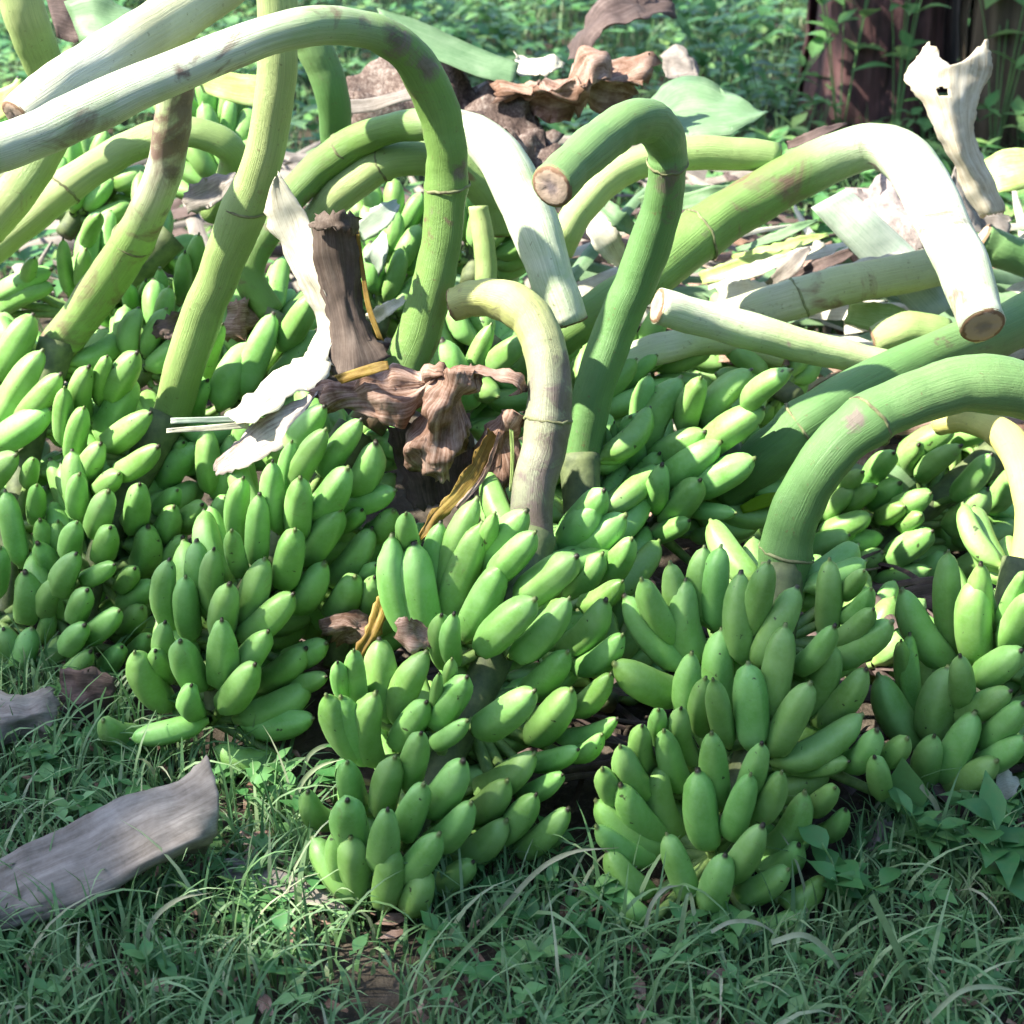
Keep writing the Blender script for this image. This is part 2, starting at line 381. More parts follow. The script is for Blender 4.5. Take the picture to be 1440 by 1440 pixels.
# front right bunch: upper hands, lower hands
FR_A = [[(875,838,957,925,44),(900,815,952,890,38),(940,790,980,905,44),(960,815,988,912,44),(987,768,1000,865,40),(1012,767,1012,870,42),(1040,804,1048,915,41),(1080,790,1067,880,41),(1122,825,1070,920,44),(1167,785,1162,882,40),(1175,882,1125,930,36),(1256,875,1180,922,43),(1227,830,1187,860,30),(1230,857,1177,900,34),(1216,803,1185,832,28)],
 [(862,935,950,970,48),(970,919,982,1005,40),(990,954,994,1020,34),(1012,884,1022,985,43),(1002,955,1022,1035,34),(1052,931,1058,1037,46),(1105,877,1082,1000,46),(1140,960,1095,1045,46),(1172,905,1135,990,42),(1220,942,1155,1005,44),(1216,1007,1105,1062,44),(1195,1072,1112,1072,32,-.02),(1235,1029,1192,1065,40),(1277,1040,1235,1062,36),(1230,1065,1240,1110,36)]]
FR_B = [[(1000,1030,1010,1120,43),(1072,1046,1045,1120,39),(870,1052,912,1105,42),(900,1021,920,1075,34),(932,1027,960,1100,40),(955,996,975,1062,36),(925,998,935,1042,30),(1175,1108,1140,1135,32),(1192,1140,1142,1170,30,-.03),(1100,1088,1065,1140,36)],
 [(835,1127,920,1187,42),(836,1165,915,1197,36),(870,1105,928,1167,43),(844,1082,895,1135,38),(925,1077,960,1165,47),(980,1084,997,1175,46),(1055,1090,1032,1163,38),(1135,1116,1080,1185,41),(1127,1190,1072,1215,38)],
 [(937,1172,970,1255,41),(1020,1203,1000,1268,43),(1072,1163,1030,1220,42),(1110,1223,1045,1255,42),(1162,1237,1105,1262,38),(851,1197,910,1247,40),(865,1250,907,1290,38),(1012,1275,1057,1305,32),(1127,1282,1067,1298,32)]]
bunch('large green banana bunch in front, its thick stalk arching off to the right',
      [(1100,795,2.31),(1075,1000,2.20),(1040,1110,2.13),(1000,1235,2.07)], FR_A + FR_B,
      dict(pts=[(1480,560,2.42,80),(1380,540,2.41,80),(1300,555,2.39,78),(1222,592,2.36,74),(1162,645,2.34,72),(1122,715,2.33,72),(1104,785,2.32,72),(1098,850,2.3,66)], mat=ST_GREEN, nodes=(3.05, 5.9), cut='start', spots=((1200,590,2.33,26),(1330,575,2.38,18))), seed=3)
CE_A = [[(547,752,587,880,45),(580,762,605,885,54),(570,721,585,790,34),(617,733,622,835,36),(670,699,630,825,41),(677,733,637,865,50),(740,717,687,795,44),(695,722,687,785,30,-.02),(752,750,702,800,41),(705,795,662,882,48)],
 [(812,782,740,835,48),(752,842,687,905,47),(802,843,732,910,44),(855,846,795,900,44),(876,820,825,842,34),(620,865,627,925,37),(637,864,642,922,31)],
 [(800,917,745,967,40),(752,972,682,1020,50),(805,970,752,1030,44),(860,950,805,990,34),(877,895,815,930,40),(870,1013,790,1030,30),(815,1055,745,1070,31),(848,1035,800,1055,29),(792,1090,740,1115,32),(800,1140,735,1185,40)]]
CE_B = [[(532,897,550,1000,50),(497,914,507,987,35),(474,931,490,980,28),(457,977,502,1055,41),(477,980,520,1058,44),(524,974,532,1060,48),(597,915,570,1005,46),(600,987,562,1040,37),(657,952,617,1010,41),(635,927,635,975,22),(617,947,615,1005,20),(657,1015,617,1037,31)],
 [(592,1031,575,1095,41),(555,1064,540,1135,43),(652,1072,607,1125,46),(752,1062,682,1100,44),(715,1100,660,1137,42),(487,1072,507,1130,40),(430,1115,470,1150,36,-.03)],
 [(595,1104,575,1162,42),(664,1132,610,1172,43),(755,1120,697,1165,40),(714,1157,640,1197,44),(545,1141,537,1202,42),(487,1125,505,1187,48)],
 [(437,1177,500,1255,41),(467,1172,497,1240,37),(492,1177,512,1245,44),(617,1175,575,1225,45),(552,1192,540,1262,44),(600,1228,580,1268,40),(667,1213,615,1240,36)]]
bunch('tall green banana bunch at centre front under the kinked yellow and purple stalk',
      [(752,750,2.38),(705,900,2.27),(640,1040,2.18),(590,1140,2.12),(555,1230,2.07)], CE_A + CE_B,
      dict(pts=[(636,428,2.62,46),(672,418,2.61,50),(712,424,2.59,60),(748,450,2.56,62),(768,505,2.52,60),(772,565,2.48,62),(765,630,2.45,64),(748,695,2.41,62),(752,770,2.37,56)], mat=ST_BRUISE_SHADE, nodes=(5.4,), cut='start', rough=.10, spots=((795,520,2.50,50),(800,570,2.46,62),(794,625,2.43,72),(780,680,2.4,84),(762,735,2.37,90),(640,400,2.6,20))), thr=.25, seed=5)  # spots paint the shaded right side of the stalk, along with bruising
LC = [[(455,571,417,632,41),(457,604,420,672,37),(507,590,462,655,36),(530,625,495,680,41),(490,660,445,712,45),(422,672,420,745,41),(557,690,482,710,33),(382,649,392,732,33),(410,620,405,700,30,-.02),(555,720,520,745,34)],
 [(340,671,340,750,35),(365,694,362,782,37),(415,745,400,812,43),(479,716,435,780,43),(525,745,467,805,41),(510,718,480,735,26),(325,746,340,800,29),(457,795,417,840,43),(500,812,470,855,42),(527,812,517,860,34),(530,795,500,815,28)],
 [(235,786,247,870,37),(260,811,270,885,37),(275,759,290,850,39),(300,771,302,850,35),(322,821,315,890,43),(372,785,352,870,44),(412,837,352,887,43),(460,905,405,925,36)],
 [(312,874,312,945,43),(377,890,340,927,39),(230,875,245,937,32),(252,902,280,955,44),(187,917,235,985,46),(217,915,240,950,32),(432,912,367,960,42),(460,952,402,962,30)],
 [(359,935,320,985,44),(440,967,347,1005,43),(442,1012,352,1012,42),(267,965,280,995,34),(142,1015,197,1030,40),(182,1040,275,1017,34),(300,1055,380,1065,40)]]
bunch('green banana bunch left of centre with the long pale stalk looping over it',
      [(500,605,2.60),(420,720,2.53),(350,840,2.47),(310,930,2.43),(300,1010,2.38)], LC,
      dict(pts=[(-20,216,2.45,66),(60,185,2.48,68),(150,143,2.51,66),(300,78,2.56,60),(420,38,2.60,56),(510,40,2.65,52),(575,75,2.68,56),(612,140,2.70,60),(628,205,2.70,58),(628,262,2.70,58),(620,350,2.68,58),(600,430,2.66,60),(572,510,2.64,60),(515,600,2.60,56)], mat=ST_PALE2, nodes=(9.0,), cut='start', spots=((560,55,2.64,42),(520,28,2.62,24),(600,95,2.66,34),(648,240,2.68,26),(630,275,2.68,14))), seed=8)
FL = [[(122,515,125,575,34),(90,544,92,615,29),(117,572,108,640,30),(150,500,145,560,27),(192,496,160,550,41),(190,532,150,610,42),(210,582,162,617,40),(222,630,175,655,37)],
 [(140,624,130,672,39),(100,632,120,725,35),(110,667,117,717,33),(152,691,137,742,37),(167,666,143,687,32),(197,681,187,737,39),(250,690,225,712,28),(285,710,255,735,36),(318,700,298,735,34),(245,715,225,745,36)],
 [(107,735,105,777,33),(155,742,145,780,35),(210,742,195,790,40),(258,758,228,780,32),(105,780,95,822,36),(160,795,125,810,28),(215,820,175,845,36),(190,800,170,820,28)],
 [(80,815,72,855,33),(122,830,110,865,35),(118,880,100,905,33),(167,860,132,887,35),(200,855,175,880,33),(127,918,104,938,31),(172,910,148,935,31),(210,895,188,915,29)]]
bunch('banana bunch at left, its small fingers facing the viewer, below the tall straight stalk',
      [(235,585,2.85),(185,680,2.79),(140,780,2.72),(110,910,2.63)], FL,
      dict(pts=[(388,-30,2.76,58),(392,40,2.76,56),(389,110,2.76,56),(372,215,2.76,56),(345,290,2.77,60),(310,380,2.79,60),(280,455,2.81,58),(238,590,2.86,52)], mat=ST_LIME, nodes=(4.05,), cut='start'), seed=9)
FE = [[(47,441,2,520,44),(60,491,5,590,41),(85,527,37,580,35),(72,575,7,617,42)],
 [(72,645,95,730,34),(7,689,27,780,36),(52,682,50,727,25),(47,646,40,675,26),(57,732,62,780,31),(82,735,75,780,31),(20,640,-10,680,40)],
 [(55,765,65,812,35),(37,807,33,855,42),(70,860,60,890,29),(45,885,28,925,35),(5,885,15,920,35),(80,910,60,930,29),(0,770,-10,830,40)]]
bunch('green banana bunch cut off by the left edge, under the stalk with a dark seam',
      [(80,480,3.0),(45,600,2.93),(20,740,2.82),(0,900,2.70)], FE,
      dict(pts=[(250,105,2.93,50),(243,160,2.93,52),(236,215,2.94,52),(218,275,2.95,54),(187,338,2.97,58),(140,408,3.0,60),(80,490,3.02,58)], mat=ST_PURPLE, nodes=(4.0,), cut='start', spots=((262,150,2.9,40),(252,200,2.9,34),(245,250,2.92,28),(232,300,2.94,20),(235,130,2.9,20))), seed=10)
RI = [[(1332,774,1342,895,43),(1370,814,1375,917,50),(1377,794,1397,870,34,-.02),(1265,830,1332,922,45),(1442,802,1410,872,26),(1452,835,1417,900,42),(1437,915,1382,950,46)],
 [(1277,891,1297,1000,30),(1266,900,1280,977,25,-.02),(1232,950,1295,1035,45),(1350,924,1355,980,37),(1332,937,1320,1030,50),(1422,972,1352,1002,37),(1440,990,1387,1037,44)],
 [(1370,1002,1335,1087,47),(1312,1036,1307,1095,39),(1442,1040,1387,1067,39),(1402,1070,1340,1107,41),(1480,1010,1425,1050,42),(1475,1060,1430,1090,40),(1500,900,1450,960,42)]]
bunch('green banana bunch at the right edge above leafy weeds, next to the large one',
      [(1440,790,2.44),(1410,900,2.38),(1370,1000,2.32),(1350,1080,2.28)], RI,
      dict(pts=[(1320,598,2.86,30),(1360,592,2.83,36),(1410,612,2.78,46),(1440,660,2.68,52),(1455,730,2.56,54),(1445,810,2.44,54)], mat=ST_YELL, cut='start'), seed=12)
MB = [[(850,600,875,665,16),(862,593,878,665,17),(885,585,900,650,40),(955,528,915,635,44),(912,525,905,620,35),(985,530,968,600,37),(1055,518,998,592,40),(1074,573,1000,625,44)],
 [(990,608,930,640,40),(1012,622,945,672,46),(1060,645,990,682,44),(927,637,890,700,34),(930,655,930,705,34),(1110,520,1060,565,34)],
 [(985,675,942,727,44),(1035,722,975,715,26),(1010,748,980,752,24),(970,732,920,755,30),(912,712,850,715,30),(1035,770,985,790,34),(920,760,880,790,34)]]
bunch('green banana bunch in the middle behind the front ones, patched with sun, stalk rising right',
      [(1050,640,2.70),(980,680,2.70),(920,745,2.68)], MB,
      dict(pts=[(1470,432,2.98,72),(1400,468,2.92,72),(1300,508,2.80,72),(1200,555,2.72,74),(1128,602,2.68,74),(1070,650,2.68,70),(1020,690,2.70,60)], mat=ST_GREEN, nodes=(4.0,), cut=None), seed=14)
RB = [[(1342,600,1275,645,40),(1290,625,1292,655,32),(1257,636,1225,677,34),(1212,664,1184,690,27),(1350,627,1302,665,34),(1392,605,1347,620,28),(1395,640,1350,690,36)],
 [(1230,684,1197,710,30),(1265,679,1232,707,32),(1307,695,1272,710,35),(1272,712,1242,727,29),(1295,725,1273,737,28),(1390,690,1340,730,40),(1430,660,1390,700,38)],
 [(1312,747,1255,782,40),(1435,737,1350,755,35),(1240,777,1200,800,34),(1310,800,1240,815,28),(1330,780,1290,800,34),(1400,770,1350,800,34),(1200,740,1170,775,32),(1185,790,1150,815,30)]]
bunch('small fingered green banana bunch at right rear, beneath the arching green stalk',
      [(1400,640,3.05),(1320,700,3.0),(1230,780,2.95)], RB, None, seed=15)
BL = [[(350,480,315,560,46),(385,440,345,540,44),(447,465,390,530,40),(440,415,400,480,40),(312,455,295,520,28),(290,535,283,580,26)],
 [(290,600,300,680,36),(275,625,240,680,40),(330,610,310,690,40),(258,622,250,650,26),(360,560,340,620,38)]]
bunch('bluish green banana bunch behind the tall straight stalk, fingers standing upright',
      [(395,440,3.0),(350,540,2.95),(300,680,2.88)], BL,
      dict(pts=[(800,455,2.80,58),(768,365,2.84,66),(738,285,2.90,72),(700,215,2.96,66),(645,178,3.0,50),(570,176,3.05,44),(500,200,3.1,46),(440,245,3.1,48),(392,300,3.06,44),(350,380,3.02,44),(380,440,3.0,40)], mat=ST_PALE2, cut='start', nodes=(6.2,)), seed=16)
UL = [[(72,378,5,415,34),(75,400,10,435,30),(88,335,98,405,21),(120,350,118,400,23),(48,362,40,400,22),(140,300,125,340,24)],
 [(180,400,190,440,23),(205,395,200,440,21),(225,378,228,445,27),(260,355,255,415,27),(95,490,215,450,38),(140,490,230,475,26),(280,330,265,390,28)]]
bunch('green banana bunch at upper left, fanning out behind the two crossing stalks',
      [(240,330,3.3),(170,400,3.25),(110,440,3.2)], UL,
      dict(pts=[(-30,362,3.12,52),(30,315,3.13,52),(90,266,3.15,50),(165,217,3.2,46),(228,190,3.2,44),(285,190,3.2,42),(330,222,3.22,42),(300,300,3.3,40)], mat=ST_LIME, nodes=(2.0,), cut='start'), seed=17)
CR = [[(840,712,790,767,50),(880,727,805,767,50),(850,690,800,745,46),(847,780,807,830,38),(890,760,840,800,40)],
 [(620,480,660,555,46),(690,455,665,540,28),(740,475,680,520,40),(700,560,655,520,36)]]
bunch('shaded green banana bunch under the elbow shaped stalk with its brown cut end',
      [(815,640,2.60),(820,760,2.53),(830,880,2.47)], CR[:1],
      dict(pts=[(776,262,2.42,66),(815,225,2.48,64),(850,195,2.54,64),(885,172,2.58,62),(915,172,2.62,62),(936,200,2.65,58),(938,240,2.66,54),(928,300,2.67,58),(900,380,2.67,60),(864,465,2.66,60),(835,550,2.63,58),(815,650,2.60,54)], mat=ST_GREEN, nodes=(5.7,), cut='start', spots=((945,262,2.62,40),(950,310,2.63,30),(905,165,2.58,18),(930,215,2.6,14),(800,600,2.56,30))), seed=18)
bunch('green banana bunch glimpsed between the stalks at centre, above the crumpled brown leaf',
      [(705,480,2.86),(660,540,2.83),(620,640,2.78)], CR[1:],
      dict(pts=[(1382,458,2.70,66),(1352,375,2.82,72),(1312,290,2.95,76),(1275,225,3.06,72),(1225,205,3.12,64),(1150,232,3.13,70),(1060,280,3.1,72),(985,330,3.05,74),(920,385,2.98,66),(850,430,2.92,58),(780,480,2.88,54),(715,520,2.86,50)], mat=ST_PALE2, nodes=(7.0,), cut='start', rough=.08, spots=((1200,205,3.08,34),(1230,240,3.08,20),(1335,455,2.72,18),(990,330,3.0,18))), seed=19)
# bunches mostly buried in the heap
for (lab, ax, sd) in (
    ('dark green banana bunch buried at the back left beneath the pale crossing stalks', [(150,250,3.55),(90,330,3.45)], 31),
    ('green banana bunch at the rear between the dark seamed stalk and the tall straight one', [(300,170,3.75),(330,300,3.55)], 32),
    ('green banana bunch far back at the upper left corner', [(60,180,3.7),(0,270,3.6)], 33),
    ('green banana bunch half hidden behind the broad brown leaf stem', [(560,330,3.35),(530,470,3.15)], 34),
    ('green banana bunch buried deep behind the kinked stalk at centre', [(690,310,3.3),(660,400,3.2)], 35),
    ('dark green banana bunch in the shade beneath the two right hand stalks', [(1150,740,2.95),(1060,810,2.85)], 36),
    ('shaded green banana bunch low in the gap right of the front centre bunch', [(860,900,2.60),(850,1090,2.45)], 37),
    ('shaded green banana bunch low behind the large front right bunch', [(1210,960,2.62),(1190,1090,2.52)], 38),
    ('dark green banana bunch low between the left and centre left bunches', [(230,790,2.85),(200,900,2.78)], 39),
    ('dark green banana bunch low in the gap beside the dried purple scraps', [(500,780,2.62),(470,940,2.50)], 40),
    ('green banana bunch deep in the heap just below the straight pale cut log', [(1010,500,3.2),(1120,560,3.0)], 42),
    ('green banana bunch behind the middle one, under the pale stalk', [(900,520,3.05),(800,600,2.9)], 43),
    ('green banana bunch behind the left ones, under the dried brown scrap', [(250,480,3.1),(180,540,3.02)], 41)):
    bunch(lab, ax, [], None, fill=6, full=True, seed=sd, wfill=.038, Lf=.10)

# ---------------------------------------------------------------- loose stalks
stalk([(25,165,2.62,60),(70,132,2.66,72),(130,95,2.75,76),(200,52,2.84,76),(270,8,2.93,74),(350,-50,3.03,70)], mat_stalk('stalk_pink_flushed', (.62,.62,.50), (.48,.48,.30), .18, (.36,.20,.20)), None, (), 'start', 'thick pale banana stalk with a pink flush, lying behind the looping one at upper left')
stalk([(430,330,3.1,44),(455,295,3.1,48),(485,266,3.1,50),(540,230,3.1,50),(600,222,3.1,50),(655,242,3.1,50),(695,285,3.1,48),(705,325,3.1,44)], ST_LIME, None, (3.0,), 'end', 'smaller lime green arched stalk nested beneath the larger pale arch')
stalk([(785,350,3.1,44),(800,320,3.1,44),(832,275,3.12,44),(880,236,3.14,46),(940,218,3.15,46),(1010,214,3.15,48),(1092,222,3.15,44)], ST_LIME, None, (4.0,), 'end', 'green arched stalk passing behind the elbow shaped stalk, ragged end at right')
stalk([(925,430,2.84,52),(1000,450,2.86,52),(1100,478,2.87,50),(1180,497,2.88,44),(1255,512,2.88,38)], ST_PALE, None, (), 'both', 'straight pale cut stalk lying across the right of the heap, sawn end left')
stalk([(1000,455,3.12,52),(1100,425,3.12,56),(1200,398,3.14,56),(1340,372,3.16,54)], mat_stalk('stalk_sheathed', (.50,.50,.34), (.38,.42,.22), .16, (.20,.12,.08)), None, (1.2,), 'both', 'pale straight stalk with a dry brown sheath patch, upper of the two crossing logs')
stalk([(860,512,2.95,44),(940,488,3.0,44),(1020,478,3.05,42),(1100,500,3.05,40)], ST_PALE, None, (), 'end', 'pale stalk lying low behind the sunlit middle bunch')
stalk([(422,40,3.2,46),(448,80,3.2,50),(466,130,3.2,48),(474,200,3.22,44)], ST_GREEN, None, (), 'start', 'short dark green curved stalk behind the loop at top, left of the dry leaves')
stalk([(18,-40,3.1,60),(35,20,3.1,62),(58,80,3.12,58),(88,140,3.15,50)], ST_LIME, None, (), 'start', 'green stalk entering at the top left corner')
stalk([(-20,320,3.0,58),(25,268,3.0,58),(60,215,3.02,56),(85,160,3.05,54)], ST_LIME, None, (), 'start', 'green stalk under the pale ones at the left edge')
stalk([(1380,335,3.3,48),(1410,352,3.3,50),(1470,372,3.3,52)], ST_GREEN, None, (), 'start', 'short green stalk at the right edge beside the big white sunlit bend')
stalk([(1230,480,3.1,44),(1280,462,3.1,48),(1330,470,3.1,44)], ST_LIME, None, (), 'both', 'stubby green stalk end wedged below the big sunlit bend')
stalk([(672,290,3.0,28),(680,340,2.98,30),(684,400,2.95,32)], ST_LIME, None, (), 'end', 'thin upright lime stalk showing under the pale arch')

# ---------------------------------------------------------------- leaves, sheaths and dried scraps
def patch_mesh(rows, sub=6, crump=.006, cs=14, thick=.0012, name='leaf', curl=0, ragged=0, hole=None, seed=None, roll=0, crease=.9):
    """rows of 3D points -> smooth bent sheet with crumples, ragged edges and real thickness"""
    seed = random.random() * 90 if seed is None else seed
    G = np.array([[tuple(p) for p in r] for r in rows]); nr, nc = G.shape[:2]
    G = np.array([crom(G[i], sub) for i in range(nr)]) if nc > 1 else G
    G = np.transpose(np.array([crom(G[:, j], sub) for j in range(G.shape[1])]), (1, 0, 2)); nr, nc = G.shape[:2]
    du = np.gradient(G, axis=0); dv = np.gradient(G, axis=1); N = np.cross(du, dv); N /= (np.linalg.norm(N, axis=2)[..., None] + 1e-9)
    me = bpy.data.meshes.new(name); V = []; us = []; vs = []; F = []; K = {}
    for i in range(nr):
        for j in range(nc):
            p = G[i, j].copy(); a = i / (nr - 1); b = j / (nc - 1)
            h = crump * (noise.noise((p[0] * cs, p[1] * cs, p[2] * cs + seed)) + .45 * noise.noise((b * 17 + seed, a * 2.2, 5)) + .35 * noise.noise((p[0] * cs * 3.3, p[2] * cs * 3.3, seed)))
            h += crump * crease * (.5 - 1.6 * abs(noise.noise((p[0] * cs * .8 + 31, p[1] * cs * .8 + seed, p[2] * cs * .8)))) + crump * crease * .5 * (.3 - abs(noise.noise((b * 9 + seed, a * 5, 1.5))))
            h += roll * math.sin(math.pi * b)
            p = p + N[i, j] * h
            if ragged:
                e = noise.noise((seed, a * 14, b * 14)) * ragged + .5 * ragged * noise.noise((seed + 9, a * 40, b * 40))
                if j in (0, nc - 1): p = p + dv[i, j] / (np.linalg.norm(dv[i, j]) + 1e-9) * e
                if i in (0, nr - 1): p = p + du[i, j] / (np.linalg.norm(du[i, j]) + 1e-9) * e
            K[i, j] = len(V); V.append(tuple(p)); us.append(a); vs.append(b + seed)
    n = len(V); keep = []
    for i in range(nr - 1):
        for j in range(nc - 1):
            if hole and ((i / nr - hole[0]) / hole[2]) ** 2 + ((j / nc - hole[1]) / hole[3]) ** 2 < 1: continue
            keep.append((i, j))
    for i in range(nr):
        for j in range(nc):
            p = np.array(V[K[i, j]]) - N[i, j] * thick; V.append(tuple(p)); us.append(i / (nr - 1)); vs.append(j / (nc - 1) + seed)
    ks = set(keep)
    for (i, j) in keep:
        q = (K[i, j], K[i + 1, j], K[i + 1, j + 1], K[i, j + 1]); F.append(q); F.append(tuple(x + n for x in reversed(q)))
        for (di, dj, a, b) in ((-1, 0, q[3], q[0]), (1, 0, q[1], q[2]), (0, -1, q[0], q[1]), (0, 1, q[2], q[3])):
            if (i + di, j + dj) not in ks: F.append((b, a, a + n, b + n))
    me.from_pydata(V, [], F); fset(me, 'us', us); fset(me, 'vs', vs); return me
def px_rows(rows):
    return [[at(*p) if p[2] > 1 else atz(*p) for p in r] for r in rows]
def sheet(name, label, cat, rows, mat, group=None, parent=None, **k):
    me = patch_mesh(px_rows(rows), name=name, **k); o = link(name, me, parent, mat)
    if parent is None: tag(o, label, cat, group)
    return o
L_GREY = mat_sheet('dry_grey_sheath', [(.09,.075,.062), (.20,.175,.155), (.31,.28,.255)], 18, 0, .75, bumpd=.003)
L_BROWN = mat_sheet('dry_brown_leaf', [(.05,.025,.015), (.17,.095,.065), (.34,.235,.19), (.48,.38,.33)], 34, .12, .75, bumpd=.004)
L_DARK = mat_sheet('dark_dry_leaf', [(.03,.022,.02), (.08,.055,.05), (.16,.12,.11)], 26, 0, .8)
L_GREEN = mat_sheet('grey_green_leaf', [(.09,.17,.08), (.15,.25,.13), (.25,.34,.21)], 60, .2, .5, bumpd=.001)
L_LIME = mat_sheet('lime_leaf', [(.22,.34,.08), (.38,.50,.16), (.55,.62,.34)], 30, .25, .5, bumpd=.002)
L_WHITE = mat_sheet('white_sheath', [(.28,.24,.16), (.58,.56,.46), (.72,.70,.62)], 34, .25, .6, bumpd=.003)
L_YEL = mat_sheet('yellowed_strip', [(.08,.04,.015), (.24,.15,.03), (.42,.33,.08)], 24, .2, .5, bumpd=.003)
L_PETI = mat_sheet('brown_petiole', [(.035,.025,.02), (.085,.062,.05), (.15,.12,.10)], 36, 0, .75)
L_BLUE = mat_sheet('bluish_sheath', [(.22,.29,.22), (.34,.41,.34), (.46,.50,.43)], 30, .1, .55, bumpd=.002)

# grey dried sheath lying in the grass at the left
sheet('dried_sheath', 'curled grey dried banana sheath lying on the grass at lower left', 'dried sheath',
      [[(-60,1245,.05),(-55,1285,.05),(-50,1312,.03),(-40,1322,.012)],[(30,1195,.085),(35,1250,.065),(40,1290,.04),(35,1306,.012)],[(110,1155,.105),(125,1215,.085),(130,1262,.055),(110,1290,.015)],[(190,1120,.115),(210,1170,.115),(200,1222,.085),(165,1235,.03)],[(250,1096,.135),(272,1140,.125),(270,1190,.10),(225,1205,.04)],[(293,1062,.165),(309,1125,.125),(300,1180,.085),(285,1200,.03)]],
      L_GREY, crump=.007, cs=12, ragged=.004, thick=.0025, sub=8)
sheet('dried_leaf', 'narrow brown dried leaf strip flat in the grass right of the grey sheath', 'dried leaf',
      [[(308,1205,.03),(312,1232,.02)],[(370,1215,.035),(365,1250,.02)],[(430,1240,.03),(425,1270,.018)],[(490,1275,.018),(488,1285,.015)]], L_GREY, crump=.006, ragged=.004)
sheet('dried_leaf', 'grey brown dried leaf at the left edge, at the foot of the heap', 'dried leaf',
      [[(-40,975,.06),(-30,1010,.05),(-30,1060,.02)],[(30,968,.08),(35,1005,.07),(30,1045,.02)],[(78,965,.07),(80,1005,.06),(70,1048,.02)]], L_GREY, crump=.014, cs=22, ragged=.008, thick=.002)
sheet('dried_leaf', 'almost black dried leaf hanging at the foot of the far left bunch', 'dried leaf',
      [[(80,940,.10),(84,985,.05),(78,1020,.02)],[(120,942,.11),(122,980,.07),(112,1010,.02)],[(165,950,.10),(160,975,.07),(150,1005,.03)]], L_DARK, crump=.012, cs=22, ragged=.008)
# brown stem piece with a white sheath and the crumpled leaf
rt = empty('torn_leaf_stem', at(480, 520, 2.55)); tag(rt, 'broad dark brown leaf stem torn off with its white sheath, standing at centre left', 'leaf stem')
sheet('stem', None, None, [[(440,312,2.66),(470,308,2.65),(504,318,2.66)],[(446,370,2.66),(478,370,2.645),(508,375,2.66)],[(452,420,2.64),(486,425,2.625),(514,425,2.64)],[(462,470,2.62),(495,475,2.60),(528,465,2.62)],[(462,528,2.60),(500,530,2.575),(550,500,2.60)]], L_PETI, None, rt, crump=.010, crease=1.2, cs=9, thick=.003, ragged=.007)
sheet('edge_strip', None, None, [[(500,325,2.65),(505,325,2.65)],[(507,380,2.65),(513,380,2.65)],[(514,430,2.63),(522,430,2.63)],[(530,475,2.61),(540,480,2.61)]], L_YEL, None, rt, crump=.002, thick=.002)
sheet('frayed_top', None, None, [[(440,325,2.64),(480,322,2.61),(508,328,2.64)],[(444,302,2.65),(480,298,2.62),(506,303,2.65)]], L_PETI, None, rt, crump=.012, cs=30, ragged=.012)
sheet('white_sheath', None, None, [[(388,246,2.72),(396,244,2.72)],[(376,285,2.72),(418,280,2.70)],[(382,325,2.71),(436,320,2.69)],[(410,370,2.70),(450,365,2.67)],[(430,415,2.68),(463,410,2.65)],[(444,460,2.66),(468,460,2.63)],[(440,500,2.63),(466,510,2.60)]], L_WHITE, None, rt, crump=.009, crease=1.4, thick=.0012, roll=.004, ragged=.005)
sheet('white_sheath', None, None, [[(445,478,2.64),(468,515,2.60)],[(425,500,2.62),(455,535,2.57)],[(385,522,2.60),(415,562,2.55)],[(345,552,2.59),(370,590,2.54)],[(318,585,2.58),(335,602,2.54)]], L_WHITE, None, rt, crump=.010, crease=1.5, thick=.0012, ragged=.009)
sheet('thin_strip', None, None, [[(345,584,2.56),(345,594,2.56)],[(300,586,2.57),(300,594,2.57)],[(240,588,2.58),(240,596,2.58)]], L_BLUE, None, rt, crump=.002)
sheet('thin_strip', None, None, [[(350,592,2.555),(350,602,2.555)],[(290,598,2.57),(290,606,2.57)],[(234,603,2.58),(234,609,2.58)]], L_WHITE, None, rt, crump=.002)
sheet('dry_flap', None, None, [[(452,540,2.56),(430,585,2.52)],[(425,560,2.56),(418,615,2.52)],[(380,580,2.56),(372,640,2.52)],[(335,615,2.57),(340,660,2.53)],[(302,655,2.58),(304,670,2.56)]], mat_sheet('mottled_flap', [(.10,.05,.02),(.26,.22,.20),(.42,.38,.34),(.50,.34,.08)], 14, .1), None, rt, crump=.007, cs=20, ragged=.008)
cl = empty('crumpled_leaf', at(600, 600, 2.5)); tag(cl, 'crumpled brown dead leaf with yellow edges draped in the middle of the heap', 'dead leaf')
sheet('leaf_fold', None, None, [[(432,545,2.56),(440,560,2.54),(470,572,2.55)],[(490,522,2.55),(500,548,2.52),(520,590,2.50)],[(560,508,2.55),(560,540,2.52),(570,600,2.49)],[(620,508,2.54),(615,530,2.48),(610,570,2.52)],[(668,520,2.54),(655,535,2.49),(630,555,2.53)]], L_BROWN, None, cl, crump=.020, crease=1.6, cs=24, ragged=.008, sub=8)
sheet('leaf_fold', None, None, [[(610,530,2.51),(640,518,2.48),(680,520,2.50)],[(590,570,2.51),(630,560,2.475),(660,560,2.49)],[(575,600,2.52),(620,600,2.48),(658,605,2.49)],[(570,640,2.52),(615,645,2.48),(660,640,2.49)],[(600,668,2.52),(622,676,2.48),(648,660,2.49)]], L_BROWN, None, cl, crump=.022, crease=1.6, cs=24, ragged=.008, sub=8)
sheet('leaf_fold', None, None, [[(640,516,2.49),(645,530,2.47)],[(690,514,2.49),(690,530,2.47)],[(735,530,2.49),(728,548,2.47)],[(742,548,2.50),(720,560,2.48)]], L_BROWN, None, cl, crump=.008, cs=24, ragged=.006)
